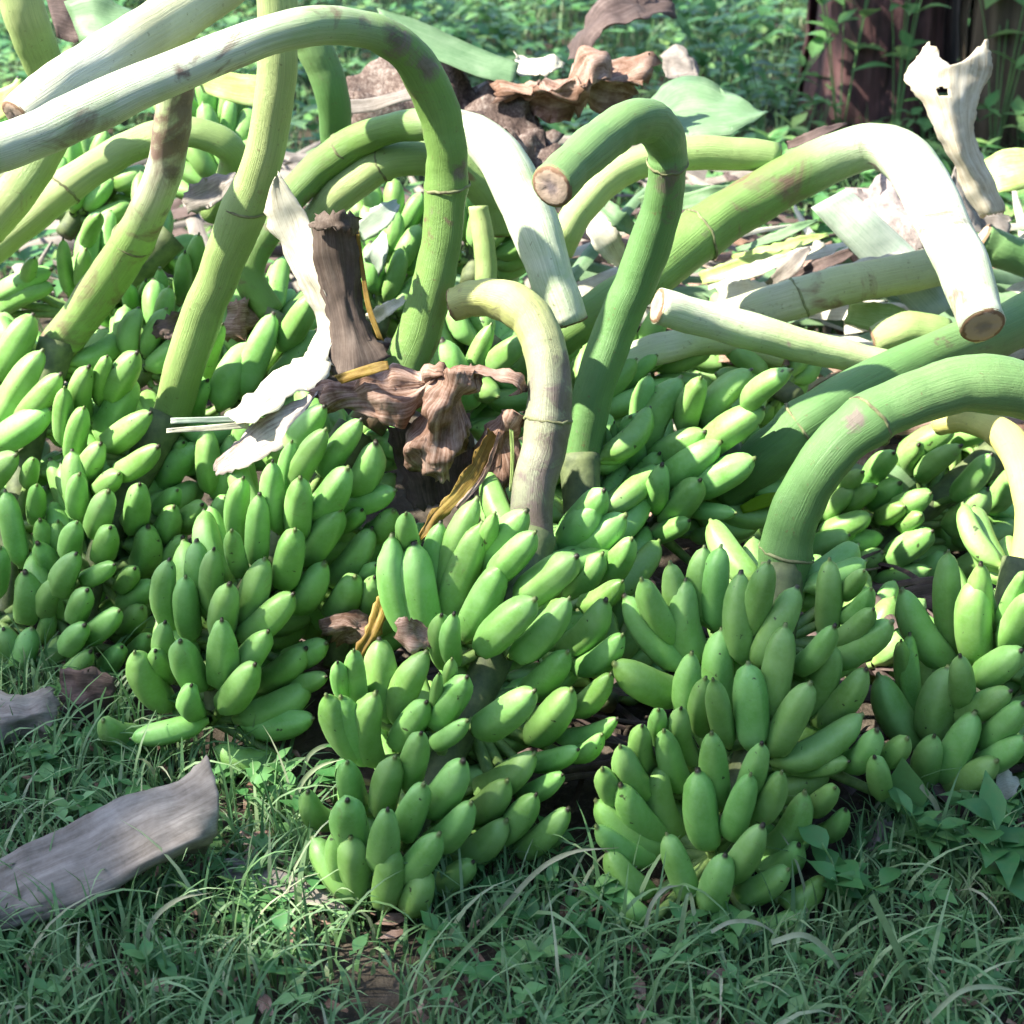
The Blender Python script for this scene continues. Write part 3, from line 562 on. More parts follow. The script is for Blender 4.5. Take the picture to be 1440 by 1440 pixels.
sheet('leaf_fold', None, None, [[(690,590,2.50),(720,575,2.48),(735,590,2.50)],[(680,630,2.50),(706,625,2.47),(730,630,2.49)],[(676,670,2.50),(700,672,2.47),(718,665,2.49)],[(672,712,2.49),(690,715,2.47),(705,700,2.49)]], L_BROWN, None, cl, crump=.016, crease=1.6, cs=28, ragged=.006)
sheet('dark_cavity', None, None, [[(545,600,2.56),(600,590,2.58),(660,580,2.57)],[(560,660,2.56),(610,660,2.58),(670,650,2.56)],[(580,720,2.53),(620,710,2.55),(660,700,2.53)]], L_DARK, None, cl, crump=.016, cs=20, ragged=.01)  # dark sheet painted in for the shaded cavity behind the folds
sheet('yellow_strip', None, None, [[(684,602,2.47),(700,612,2.47)],[(662,650,2.44),(684,664,2.44)],[(636,688,2.42),(656,700,2.42)],[(606,722,2.40),(620,732,2.40)],[(588,754,2.38),(594,760,2.38)]], L_YEL, None, cl, crump=.010, thick=.001, ragged=.006)
sheet('thin_strip', None, None, [[(700,606,2.465),(705,609,2.465)],[(676,668,2.44),(682,672,2.44)],[(640,712,2.41),(644,716,2.41)]], L_BROWN, None, cl, crump=.006, ragged=.003)
sheet('thin_strip', None, None, [[(716,600,2.47),(722,600,2.47)],[(718,650,2.45),(723,652,2.45)],[(716,690,2.44),(719,692,2.44)]], L_LIME, None, cl, crump=.004)
sheet('yellow_edge', None, None, [[(470,528,2.52),(480,540,2.51)],[(520,512,2.50),(525,526,2.49)],[(545,508,2.50),(548,520,2.49)]], L_YEL, None, cl, crump=.006)
sheet('dried_bract', 'shrivelled purple brown scrap between the centre left and centre bunches', 'dried scrap',
      [[(446,870,2.40),(460,895,2.38),(478,915,2.40)],[(490,866,2.38),(495,885,2.35),(505,905,2.38)],[(525,872,2.39),(525,890,2.36),(530,900,2.39)]], L_BROWN, 'dried scraps', crump=.016, cs=34, ragged=.010)
sheet('dried_bract', 'small pinkish dried scrap tucked beside the topmost fingers of the front centre hand', 'dried scrap',
      [[(550,872,2.20),(558,905,2.19)],[(575,868,2.19),(580,915,2.18)],[(608,885,2.20),(606,912,2.19)]], L_BROWN, 'dried scraps', crump=.014, cs=34, ragged=.010)
sheet('yellow_strip', 'yellow brown strip hanging above the front centre bunch, left side', 'dried strip',
      [[(536,820,2.34),(552,826,2.34)],[(526,850,2.33),(548,858,2.33)],[(512,890,2.30),(530,898,2.30)],[(488,935,2.26),(498,946,2.26)],[(474,985,2.22),(480,990,2.22)]], L_YEL, crump=.012, ragged=.008)
# dry leaves at the top
TL = 'dry leaves behind the heap'
sheet('dry_leaf', 'crumpled tan brown dry leaf behind the elbow stalk at top centre', 'dry leaf',
      [[(690,112,3.55),(700,135,3.5),(720,150,3.52)],[(760,96,3.52),(760,130,3.42),(775,165,3.48)],[(815,75,3.50),(815,120,3.38),(815,172,3.46)],[(850,70,3.50),(855,110,3.40),(850,160,3.46)],[(905,100,3.5),(900,120,3.45),(895,140,3.5)]], L_BROWN, TL, crump=.05, crease=1.5, cs=11, ragged=.03, sub=9)
sheet('dry_leaf', 'dark purple dead leaf curving up at the very top, right of centre', 'dry leaf',
      [[(795,85,3.9),(830,90,3.88)],[(800,50,3.95),(845,55,3.9)],[(830,10,4.0),(880,40,3.9)],[(890,-12,4.1),(920,22,4.0)],[(950,-12,4.2),(955,20,4.1)]], L_DARK, TL, crump=.025, cs=10, ragged=.012)
sheet('dry_leaf', 'grey brown dead leaf mat behind the inner arches at top centre', 'dry leaf',
      [[(480,118,3.6),(500,160,3.5),(500,195,3.45)],[(560,85,3.65),(580,130,3.5),(600,175,3.4)],[(650,100,3.6),(660,140,3.5),(680,190,3.4)],[(720,140,3.55),(740,180,3.45),(760,230,3.35)],[(760,175,3.5),(785,205,3.42),(790,240,3.35)]], mat_sheet('leaf_litter', [(.03,.02,.018),(.10,.07,.06),(.22,.18,.16),(.36,.32,.30)], 22, 0, .85, False, .008), TL, crump=.045, cs=18, ragged=.02, sub=9)
sheet('dry_leaf', 'small bright tan leaf scrap above the crumpled brown one', 'dry leaf', [[(722,72,3.6),(730,100,3.55)],[(755,78,3.6),(765,100,3.55)],[(795,90,3.6),(790,98,3.58)]], L_WHITE, TL, crump=.02, cs=20, ragged=.01)
sheet('dry_leaf', 'pale torn leaf scrap with pinkish edge beside the green leaf, top right of centre', 'dry leaf', [[(928,70,3.9),(935,105,3.8)],[(955,62,3.9),(975,110,3.8)],[(985,95,3.85),(985,112,3.8)]], L_GREY, TL, crump=.02, cs=20, ragged=.01)
sheet('green_leaf', 'flat grey green leaf lying behind the elbow stalk, right of it', 'leaf',
      [[(895,150,3.6),(925,200,3.45)],[(950,115,3.65),(985,195,3.42)],[(1010,115,3.62),(1035,185,3.42)],[(1055,145,3.55),(1082,158,3.5)]], L_GREEN, crump=.012, cs=10, ragged=.004)
sheet('green_leaf', 'long grey green leaf blade sloping down from the top, behind the loop', 'leaf',
      [[(530,12,3.6),(545,48,3.55)],[(600,35,3.6),(610,82,3.52)],[(670,65,3.58),(680,112,3.5)],[(730,88,3.55),(722,118,3.5)]], L_GREEN, crump=.006, cs=10)
sheet('green_leaf', 'pale folded leaf blade at top left between the stalks', 'leaf', [[(90,2,3.3),(112,60,3.25)],[(140,-8,3.3),(150,62,3.22)],[(190,12,3.3),(192,55,3.25)]], L_GREEN, crump=.01)
sheet('dry_leaf', 'dark brown dry leaf patch at the top left, beside the corner stalk', 'dry leaf', [[(62,-10,3.35),(80,50,3.3)],[(95,-10,3.35),(105,62,3.3)],[(118,15,3.35),(120,60,3.3)]], L_DARK, TL, crump=.012)
sheet('green_leaf', 'striped pale leaf behind the tall straight stalk, under the loop', 'leaf', [[(270,100,3.3),(285,130,3.28)],[(320,100,3.3),(325,142,3.26)],[(375,108,3.3),(375,150,3.26)]], L_LIME, crump=.006)
sheet('green_leaf', 'small green leaf tip at the left edge below the corner', 'leaf', [[(-15,130,3.2),(-15,175,3.18)],[(12,122,3.2),(18,160,3.18)],[(30,110,3.2),(32,118,3.2)]], L_LIME, crump=.006)
sheet('dry_leaf', 'long dark brown twig like leaf behind the pale arch, left of the loop', 'dry leaf', [[(480,140,3.3),(482,162,3.28)],[(540,132,3.3),(545,150,3.28)],[(590,118,3.3),(592,134,3.28)]], L_GREY, TL, crump=.008)
sheet('dry_leaf', 'grey scrap caught between the tall stalk and the dark seamed one', 'dry leaf', [[(255,270,3.12),(262,300,3.1)],[(290,248,3.12),(300,290,3.1)],[(330,240,3.12),(328,262,3.1)]], L_GREY, TL, crump=.012, cs=30, ragged=.01)
sheet('dry_leaf', 'dark brown scrap right of the tall straight stalk near its foot', 'dry leaf', [[(318,425,3.0),(318,478,2.98)],[(345,418,2.98),(345,480,2.95)],[(362,425,3.0),(358,470,2.98)]], L_BROWN, TL, crump=.018, cs=34, ragged=.012)
sheet('dry_leaf', 'dark scrap left of the tall straight stalk near its foot', 'dry leaf', [[(215,452,2.98),(220,475,2.98)],[(245,440,2.98),(250,475,2.96)],[(268,430,2.98),(268,470,2.98)]], L_DARK, TL, crump=.016, cs=34, ragged=.01)
# torn white sheath at the top right with a hole
sheet('torn_sheath', 'upright torn white sheath with a ragged top and a hole, at top right', 'torn sheath',
      [[(1380,306,3.30),(1395,302,3.27),(1414,298,3.30)],[(1356,266,3.3),(1375,260,3.27),(1396,255,3.3)],[(1334,222,3.3),(1352,218,3.26),(1376,212,3.3)],[(1314,182,3.3),(1340,178,3.27),(1368,175,3.3)],[(1292,140,3.32),(1330,138,3.28),(1378,138,3.32)],[(1272,112,3.34),(1325,110,3.30),(1392,100,3.34)],[(1290,80,3.36),(1330,92,3.31),(1394,74,3.35)],[(1306,58,3.36),(1345,92,3.33),(1390,52,3.36)]],
      mat_sheet('cream_sheath', [(.34,.26,.16),(.62,.56,.44),(.76,.73,.66)], 26, .3, .6, bumpd=.003), crump=.006, crease=.25, ragged=.008, thick=.0015, hole=(.60,.42,.035,.07), sub=9, roll=.002)
# straps and debris on the right of the heap
DG = 'leaf straps scattered on the right of the heap'
sheet('leaf_strap', 'broad bluish white leaf strap running down under the big sunlit bend', 'leaf strap',
      [[(1140,292,3.28),(1192,264,3.28)],[(1190,345,3.25),(1245,312,3.25)],[(1240,395,3.22),(1300,365,3.22)],[(1298,455,3.18),(1352,425,3.18)]], L_BLUE, DG, crump=.006, roll=.01, thick=.003)
for k, (lab, a, b, wd, Y, mt, ) in enumerate((
    ('pale narrow leaf strap, uppermost in the fan beneath the green bend', (1035,352), (1150,312), 12, 3.42, L_GREEN),
    ('light green leaf strap, second from the top of the fan beneath the green bend', (1030,365), (1165,328), 16, 3.40, L_LIME),
    ('pale leaf strap with a brown foot in the fan beneath the green bend', (985,392), (1120,350), 24, 3.36, L_LIME),
    ('bright leaf strap lying lowest in the fan beneath the green bend', (995,402), (1160,345), 18, 3.34, L_WHITE),
    ('dark narrow dead strap pointing to the broad bluish strap', (1080,405), (1140,350), 22, 3.30, L_GREY),
    ('dark brown dead strap crossing under the broad bluish strap', (1110,392), (1215,345), 18, 3.29, L_DARK),
    ('white dry strap lying along the top of the sheathed log', (1085,410), (1300,352), 24, 3.22, L_WHITE),
    ('pale wide strap at the left end of the sheathed log', (1010,418), (1090,405), 36, 3.22, L_WHITE),
    ('tan strap lying low between the two pale logs', (1010,500), (1130,505), 26, 3.10, L_BROWN),
    ('green leaf strap low behind the straight pale log', (1190,440), (1300,455), 40, 3.2, L_LIME),
    ('white scrap strap right of the elbow stalk', (830,300), (880,380), 40, 3.25, L_WHITE),
    ('pale green strap right of the white arch', (850,290), (900,330), 26, 3.22, L_GREEN),
    ('bluish leaf strap behind the elbow stalk', (900,290), (1000,265), 34, 3.4, L_GREEN),
    ('green leaf strap left of the big green bend', (955,285), (1060,262), 26, 3.35, L_GREEN),
    ('white leaf strap showing under the inner arch', (505,330), (560,285), 34, 3.25, L_BLUE),
    ('pale leaf strap between the brown stem and the loop', (510,400), (545,330), 30, 3.2, L_BLUE),
    ('cream strap just below the inner arch, right of the brown stem', (520,450), (570,420), 20, 2.9, L_WHITE),
    ('dark dead twig strap left of the torn white sheath', (1105,205), (1190,172), 14, 3.5, L_DARK))):
    dx, dy = b[0] - a[0], b[1] - a[1]; q = math.hypot(dx, dy); nx, ny = -dy / q * wd / 2, dx / q * wd / 2
    rows = []
    for t, ws in ((0, .75), (.33, 1), (.66, .9), (1, .25)):
        x, y = a[0] + dx * t, a[1] + dy * t; yy = Y - .04 * math.sin(t * 3)
        rows.append([(x - nx * ws, y - ny * ws, yy), (x + nx * ws, y + ny * ws, yy - .02)])
    sheet('leaf_strap', lab, 'leaf strap', rows, mt, DG, crump=.006, ragged=.004, roll=.004)
sheet('dry_leaf', 'grey crumpled leaf litter under the big sunlit bend at right', 'dry leaf',
      [[(1195,262,3.5),(1215,300,3.42),(1260,350,3.32)],[(1250,240,3.5),(1270,290,3.4),(1300,345,3.3)],[(1290,250,3.5),(1310,300,3.38),(1320,350,3.3)]], mat_sheet('grey_litter', [(.12,.10,.10),(.28,.24,.23),(.48,.44,.42)], 12, 0, .85, False, .006), TL, crump=.03, cs=22, ragged=.015, sub=8)
sheet('dry_leaf', 'grey litter leaf right of the big sunlit bend', 'dry leaf', [[(1345,225,3.5),(1350,310,3.4)],[(1380,290,3.5),(1385,335,3.4)],[(1425,310,3.5),(1420,335,3.4)]], L_GREY, TL, crump=.02, cs=20, ragged=.01)
sheet('green_leaf', 'light green leaf curling in from the right edge', 'leaf', [[(1362,242,3.55),(1385,270,3.5)],[(1400,215,3.55),(1415,270,3.48)],[(1460,208,3.55),(1465,262,3.5)]], L_LIME, crump=.01)
sheet('green_leaf', 'bright lime leaf scrap glowing behind the front right stalk', 'leaf', [[(1040,712,2.66),(1045,722,2.66)],[(1070,695,2.66),(1078,712,2.66)],[(1100,690,2.66),(1100,700,2.66)]], mat_sheet('lit_leaf', [(.25,.42,.02),(.35,.55,.05)], 20, .5), crump=.003)

# ---------------------------------------------------------------- far banana trees
def far_tree(px, wpx, base_py, label, mat, nsh=5, lean=0):
    g = atz(px, base_py, 0); r = wpx / 2 * pxm(g); root = empty('banana_tree', g); tag(root, label, 'banana tree', 'banana trees behind the heap')
    n = 26; S = [(g.x + lean * t * 2.6, g.y + .05 * math.sin(t * 3), t * 2.6 - .04) for t in np.linspace(0, 1, n)]
    me, P, T = tube_mesh(S, np.linspace(r * 1.1, r * .7, n), 32, 'trunk', .12, True, px); link('trunk', me, root, mat)
    for k in range(nsh):                               # overlapping leaf sheaths
        a0 = random.uniform(-2.6, -.5) if k < 4 else random.uniform(0, 3); wd = random.uniform(.25, .5); rows = []
        z0 = 0; z1 = random.uniform(.8, 2.2)
        for t in np.linspace(0, 1, 6):
            row = []
            for s in (-1, 0, 1):
                a = a0 + wd * s * (1 - .5 * t); q = r * (1.14 + .05 * (1 - abs(s)) - .35 * t * z1 / 2.6)
                row.append(Vector((g.x + lean * t * z1 + q * math.cos(a), g.y + q * math.sin(a), z0 + t * z1)))
            rows.append(row)
        link('sheath', patch_mesh(rows, name='sheath', crump=.012, cs=6, thick=.006, ragged=.01), root, mat)
    for k in range(7):                                  # crown leaves, high above the picture
        a = k * .9 + px; rows = []
        for t in np.linspace(0, 1, 7):
            c = Vector((g.x + lean * 2.6, g.y, 2.5)) + Vector((math.cos(a), math.sin(a), 0)) * (1.6 * t) + Vector((0, 0, 1.5 * t - 1.6 * t * t))
            s = Vector((-math.sin(a), math.cos(a), 0)) * (.04 + .26 * math.sin(math.pi * min(1, t * .9 + .08)))
            rows.append([c - s - Vector((0, 0, .06)), c, c + s - Vector((0, 0, .06))])
        link('leaf', patch_mesh(rows, name='leaf', crump=.02, cs=4, sub=3), root, L_GREEN)
M_TR1 = mat_sheet('purple_brown_trunk', [(.035,.018,.018), (.09,.045,.045), (.19,.12,.11)], 40, 0, .8)
g_ = M_TR1
def mat_trunk(name, cols):
    g = NG(name); geo = g.n('ShaderNodeNewGeometry').outputs['Position']; mp = g.n('ShaderNodeMapping'); mp.inputs['Scale'].default_value = (22, 22, 1.6)
    g.l(geo, mp.inputs[0]); f = g.noise(1, 6, .65, mp.outputs[0]); n = g.noise(60, 4, .6, geo)
    c = g.ramp(f, [(.32 + .34 * i / (len(cols) - 1), c) for i, c in enumerate(cols)]); g.l(c, g.b.inputs['Base Color']); g.b.inputs['Roughness'].default_value = .8
    g.bump(g.math('ADD', f, g.math('MULTIPLY', n, .3)), .8, .01); return g.m
far_tree(1230, 190, 178, 'dark purple brown banana trunk at the top right, behind the torn white sheath', mat_trunk('purple_brown_trunk_skin', [(.016,.008,.009),(.05,.02,.022),(.10,.042,.042),(.16,.095,.09)]), 6, .01)
far_tree(1425, 150, 205, 'brown banana trunk cut off by the top right corner', mat_trunk('brown_trunk_skin', [(.03,.02,.012),(.07,.05,.03),(.13,.10,.07)]), 5, -.01)

# ---------------------------------------------------------------- small plants
M_LEAF = mat_green('weed_leaf', [(0, (.04,.15,.04)), (.45, (.08,.23,.075)), (.8, (.16,.33,.12)), (1, (.25,.40,.13))], .3, .4)
M_GRASS = mat_green('grass_blade', [(0, (.05,.13,.045)), (.4, (.10,.22,.085)), (.75, (.17,.30,.13)), (.93, (.27,.39,.20)), (1, (.42,.42,.30))], .3)
def leaf_geo(base, d, side, L, W, droop, V, F, T, tint):
    """pointed oval leaf, folded at the midrib"""
    k = len(V); n = side.cross(d).normalized(); prof = (.12, .75, 1.0, .78, .38, .03); 
    for i, p in enumerate(prof):
        t = i / 5; c = base + d * (L * t) - Vector((0, 0, 1)) * (droop * L * t * t)
        for s in (-1, 0, 1): V.append(tuple(c + side * (W / 2 * p * s) + n * (abs(s) * W * .12 * p))); T.append(tint)
    for i in range(5):
        a = k + i * 3; F.append((a, a + 1, a + 4, a + 3)); F.append((a + 1, a + 2, a + 5, a + 4))
def weed(pos, label, cat='weed', n=9, h=.07, L=.035, W=.02, group=None, tint=(.2, .8), spread=1.0, kidname='leaf'):
    root = empty('weed_plant', pos); tag(root, label, cat, group); top = Vector((random.uniform(-.02, .02), random.uniform(-.02, .02), h)) * spread
    stems = []; bm_s = None; ns = max(1, n // 4); VS = []; 
    for s in range(ns):
        a = random.uniform(0, 6.28); e = Vector(pos) + Vector((math.cos(a) * h * .45 * spread, math.sin(a) * h * .45 * spread, h * random.uniform(.7, 1.1)))
        pts = [Vector(pos), Vector(pos).lerp(e, .5) + Vector((0, 0, h * .12)), e]; P = crom([tuple(p) for p in pts], 4)
        me, _, _ = tube_mesh(P, np.linspace(.0022, .0012, len(P)), 6, 'stem'); fset(me, 'tint', [.75] * len(me.vertices)); link('stem', me, root, M_LEAF); stems.append(P)
    for i in range(n):
        P = stems[i % ns]; b = Vector(P[min(len(P) - 1, int(random.uniform(.35, 1) * len(P)))]); a = random.uniform(0, 6.28)
        d = Vector((math.cos(a), math.sin(a), random.uniform(.1, .9))).normalized(); sd = d.cross(Vector((0, 0, 1))).normalized()
        V, F, T = [], [], []; leaf_geo(b, d, sd, L * random.uniform(.7, 1.2), W * random.uniform(.75, 1.15), random.uniform(.1, .5), V, F, T, random.uniform(*tint))
        me = bpy.data.meshes.new('leaf'); me.from_pydata(V, [], F); fset(me, 'tint', T); link(kidname, me, root, M_LEAF)
    return root
for (px, py, lab, kw) in (
    (1300,1215,'bushy leafy weed at lower right, in front of the right edge bunch', dict(n=34, h=.10, L=.042, W=.022)),
    (1385,1180,'leafy weed against the right edge, below the right edge bunch', dict(n=30, h=.09, L=.036, W=.018)),
    (1195,1290,'broad leaved weed right beside the foot of the large front right bunch', dict(n=12, h=.10, L=.06, W=.036, tint=(.1,.5))),
    (1430,1290,'dark broad leaved weed in the lower right corner area at the frame edge', dict(n=16, h=.12, L=.085, W=.045, tint=(0,.3))),
    (470,1130,'dark leafy weed tucked left of the front centre bunch', dict(n=14, h=.09, L=.045, W=.024, tint=(.1,.5))),
    (275,1040,'small weed with rounded leaves at the foot of the centre left bunch', dict(n=9, h=.10, L=.032, W=.02, tint=(.4,.8))),
    (385,1150,'leafy weed between the grey sheath and the front centre bunch', dict(n=20, h=.07, L=.034, W=.018)),
    (1010,1330,'small leafy weed right under the large front right bunch', dict(n=14, h=.05, L=.034, W=.02)),
    (750,1400,'light green weed in the bottom centre of the grass', dict(n=10, h=.05, L=.04, W=.022, tint=(.5,1))),
    (860,1290,'bright green weed in the gap between the two front bunches', dict(n=10, h=.05, L=.04, W=.022, tint=(.5,.9))),
    (60,1090,'leafy weed by the left edge above the grey sheath', dict(n=20, h=.06, L=.034, W=.018)),
    (230,1380,'leafy weed in front of the grey sheath at bottom left', dict(n=20, h=.06, L=.034, W=.018))):
    p = atz(px, py, 0); weed(p, lab, **kw)
# climbing leaves in front of the far trunks and background plants
for (px, py, z, lab, kw) in (
    (1180,215,0,'green leafy vine climbing the purple brown trunk', dict(n=26, h=.75, L=.13, W=.07, spread=.5, tint=(.3,.9))),
    (1255,225,0,'tall green weed at the foot of the purple brown trunk', dict(n=22, h=.70, L=.11, W=.055, spread=.5, tint=(.4,1))),
    (1395,235,0,'light green leafy plant in front of the corner trunk', dict(n=26, h=.75, L=.12, W=.06, spread=.5, tint=(.5,1))),
    (1080,215,0,'green leafy plant left of the purple brown trunk', dict(n=30, h=.42, L=.11, W=.05, tint=(.2,.8))),
    (1010,160,0,'blue green leafy plant in the sunlit background, right of centre', dict(n=30, h=.36, L=.12, W=.05, tint=(.2,.7))),
    (900,130,0,'leafy plant behind the dark purple leaf at the top', dict(n=30, h=.36, L=.11, W=.05, tint=(.3,.9))),
    (720,110,0,'sunlit leafy plant above the long grey green leaf', dict(n=30, h=.36, L=.10, W=.045, tint=(.5,1))),
    (600,90,0,'leafy plant at the top, right of the looping stalk', dict(n=26, h=.34, L=.10, W=.045, tint=(.4,1)))):
    weed(atz(px, py, z), lab, 'plant', **kw)
for (x, y, d, nrm_) in ((1270,1100,'broad pale green leaf standing upright before the dark gap at right',0), (1180,1240,'heart shaped green leaf beside the foot of the front right bunch',1)):
    V, F, T = [], [], []
    b = at(x + (5 if nrm_ == 0 else 20), y + 45, 2.12 if nrm_ == 0 else 2.0); t = at(x, y - 40, 2.10 if nrm_ == 0 else 1.99)
    dd = (t - b); L = dd.length; dd.normalize(); leaf_geo(b, dd, dd.cross((CAMP - b).normalized()).normalized(), L, L * .55, .05, V, F, T, .75 if nrm_ == 0 else .3)
    me = bpy.data.meshes.new('broad_leaf'); me.from_pydata(V, [], F); fset(me, 'tint', T); o = link('broad_leaf', me, None, M_LEAF); tag(o, d, 'leaf')
    P = crom([tuple(b), tuple(b + Vector((.01, 0, -.04))), (b.x + .015, b.y + .01, 0)], 4)
    s_, _, _ = tube_mesh(P, [.002] * len(P), 6, 'leaf_stem'); fset(s_, 'tint', [.6] * len(s_.vertices)); link('leaf_stem', s_, o, M_LEAF)
sheet('dead_plant', 'dead grey purple stem standing in the grass right of the front right bunch', 'dead stem',
      [[(1222,1160,2.16),(1238,1150,2.14),(1256,1160,2.16)],[(1212,1195,2.13),(1232,1190,2.11),(1252,1200,2.13)],[(1218,1230,2.10),(1236,1232,2.08),(1254,1235,2.10)],[(1222,1268,2.06),(1238,1270,2.05),(1256,1268,2.06)]], L_GREY, crump=.006, cs=26, ragged=.006, thick=.003)
sheet('white_scrap', 'whitish papery scrap by the right edge, under the right edge bunch', 'scrap', [[(1400,1090,2.2),(1405,1130,2.18)],[(1415,1080,2.2),(1420,1128,2.18)],[(1436,1095,2.2),(1430,1115,2.18)]], L_WHITE, crump=.008, cs=30, ragged=.006)
# long arching blades one can tell apart
BG = 'long arching grass blades'
for (lab, pts, wd, tn) in (
    ('pale grass blade arching over the gap between the front bunches', [(650,1350),(740,1240),(800,1200),(870,1192)], 7, 1.0),
    ('pale looping grass blade in front of the grey sheath', [(205,1360),(212,1300),(250,1265),(300,1255)], 7, 1.0),
    ('pale curved grass blade left of the front centre bunch', [(415,1170),(418,1115),(445,1080),(500,1062)], 7, .97),
    ('upper curved blade left of the front centre bunch, nearer its top hands', [(425,1090),(435,1062),(460,1048),(490,1052)], 6, .97),
    ('stiff green blade standing before the front right bunch', [(950,1400),(955,1330),(965,1265),(970,1255)], 7, .95),
    ('arched pale blade under the front right bunch', [(905,1320),(915,1275),(935,1250),(960,1245)], 6, 1.0),
    ('pale blade curling right under the foot of the front right bunch', [(1000,1310),(1030,1296),(1070,1300),(1110,1330)], 6, 1.0),
    ('long green blade leaning at lower right', [(1225,1260),(1250,1310),(1275,1370),(1290,1440)], 11, .9),
    ('pale blade arching at the bottom right corner', [(1300,1440),(1350,1395),(1400,1388),(1450,1400)], 7, .97),
    ('long blade curving across the bottom, right of centre', [(1085,1325),(1130,1315),(1170,1345),(1200,1400)], 8, .98),
    ('fine blade sloping across the centre bottom', [(560,1440),(640,1350),(700,1290),(745,1240)], 6, .9),
    ('pale blade leaning beside the dead grey stem', [(1295,1105),(1315,1130),(1325,1165),(1330,1200)], 8, 1.0)):
    n = len(pts); W = []
    zs = [.02 + .09 * math.sin(math.pi * min(1, i / (n - 1) * .8 + .1)) for i in range(n)]
    y0 = np.mean([atz(x, y, .04).y for x, y in pts]) - .03
    for i, (x, y) in enumerate(pts): W.append(tuple(at(x, y, max(1.55, y0 + (i - n / 2) * .012))))
    P = crom(W, 6); V = []; F = []
    for i, p in enumerate(P):
        p = Vector(p); d = Vector(P[min(i + 1, len(P) - 1)]) - Vector(P[max(i - 1, 0)]); s = d.cross((CAMP - p) + Vector((.6, 0, .3))).normalized() * wd / 2 * pxm(p) * (1.0 if i < len(P) * .6 else max(.08, (len(P) - 1 - i) / (len(P) * .4)))
        nn = d.cross(s).normalized() * wd * .15 * pxm(p); V += [tuple(p - s), tuple(p + nn), tuple(p + s)]
    for i in range(len(P) - 1): F += [(i * 3, i * 3 + 1, i * 3 + 4, i * 3 + 3), (i * 3 + 1, i * 3 + 2, i * 3 + 5, i * 3 + 4)]
    me = bpy.data.meshes.new('grass_blade'); me.from_pydata(V, [], F); fset(me, 'tint', [tn] * len(V)); tag(link('grass_blade', me, None, M_GRASS), lab, 'grass blade', BG)

# ---------------------------------------------------------------- grass and ground cover (uncountable)
FRONT = np.array([(-400,940),(0,945),(150,965),(200,1045),(420,1080),(450,1235),(600,1275),(700,1230),(800,1215),(850,1290),(1150,1295),(1210,1180),(1240,1120),(1900,1120)], float)
def allowed(x, y):
    dep = cp * y + sp * H; px = 720 + x / dep / TH * 720; up = sp * y - cp * H; py = 720 - up / dep / TH * 720
    return (py > np.interp(px, FRONT[:, 0], FRONT[:, 1]) - 12) | (y > 3.95)
def scatter(n, y0, y1, pad=.25):
    out = []
    while len(out) < n:
        y = rng.uniform(y0, y1, n); hw = TH * (cp * y + sp * H) + pad; x = rng.uniform(-1, 1, n) * hw.max(); ok = (np.abs(x) < hw) & allowed(x, y)
        d = np.array([noise.noise((a * 3.2, b * 3.2, 7)) for a, b in zip(x, y)]) - .25 * np.exp(-(((x + .14) / .13) ** 2 + ((y - 1.83) / .07) ** 2)) - .9 * np.exp(-(((x - .30) / .2) ** 2 + ((y - 1.99) / .05) ** 2)); ok &= (d > rng.uniform(-1.0, .05, n))
        out += list(zip(x[ok], y[ok]))
    return np.array(out[:n])
def blades(name, pts, hmin, hmax, wmin, wmax, segs, lean, tlo, thi, label, mat=M_GRASS):
    n = len(pts); h = hmin + (hmax - hmin) * rng.random(n) ** 1.8; wd = rng.uniform(wmin, wmax, n); az = rng.uniform(0, 2 * np.pi, n)
    ln = rng.uniform(lean[0], lean[1], n); V = np.zeros((n, (segs + 1) * 2, 3)); fz = rng.uniform(0, np.pi, n)
    for s in range(segs + 1):
        t = s / segs; ang = ln * t; r = h * (1 - np.cos(ang)) / np.maximum(ln, .01); z = h * np.sin(ang) / np.maximum(ln, .01)
        c = np.stack([pts[:, 0] + np.cos(az) * r, pts[:, 1] + np.sin(az) * r, z - .006], 1)
        ww = wd / 2 * (1 - t ** 1.7) + .0002; sx = np.stack([-np.sin(az + .5 * np.cos(fz)) * ww, np.cos(az + .5 * np.cos(fz)) * ww, ww * .25], 1)
        V[:, s * 2] = c - sx; V[:, s * 2 + 1] = c + sx
    k = (segs + 1) * 2; base = np.arange(n)[:, None] * k; F = np.concatenate([base + np.array([[2 * s, 2 * s + 1, 2 * s + 3, 2 * s + 2]]) for s in range(segs)], 1).reshape(-1, 4)
    me = bpy.data.meshes.new(name); me.vertices.add(n * k); me.vertices.foreach_set('co', V.reshape(-1)); nf = len(F)
    me.loops.add(nf * 4); me.loops.foreach_set('vertex_index', F.reshape(-1)); me.polygons.add(nf); me.polygons.foreach_set('loop_start', np.arange(nf) * 4)
    me.update(calc_edges=True); fset(me, 'tint', np.repeat(rng.uniform(tlo, thi, n), k)); o = link(name, me, None, mat); tag(o, label, 'grass', kind='stuff'); return o
blades('grass', scatter(12500, 1.45, 2.75), .025, .12, .003, .0078, 4, (.3, 2.4), .1, .97, 'short green grass in front of the heap')
blades('long_grass', scatter(1500, 1.45, 2.7), .08, .20, .004, .0075, 6, (1.2, 3.0), .4, 1, 'longer arching grass blades scattered in front of the heap')
blades('far_grass', scatter(30000, 3.95, 10.5, .6), .05, .20, .004, .010, 3, (.3, 2.0), .1, .98, 'sunlit grass behind the heap')
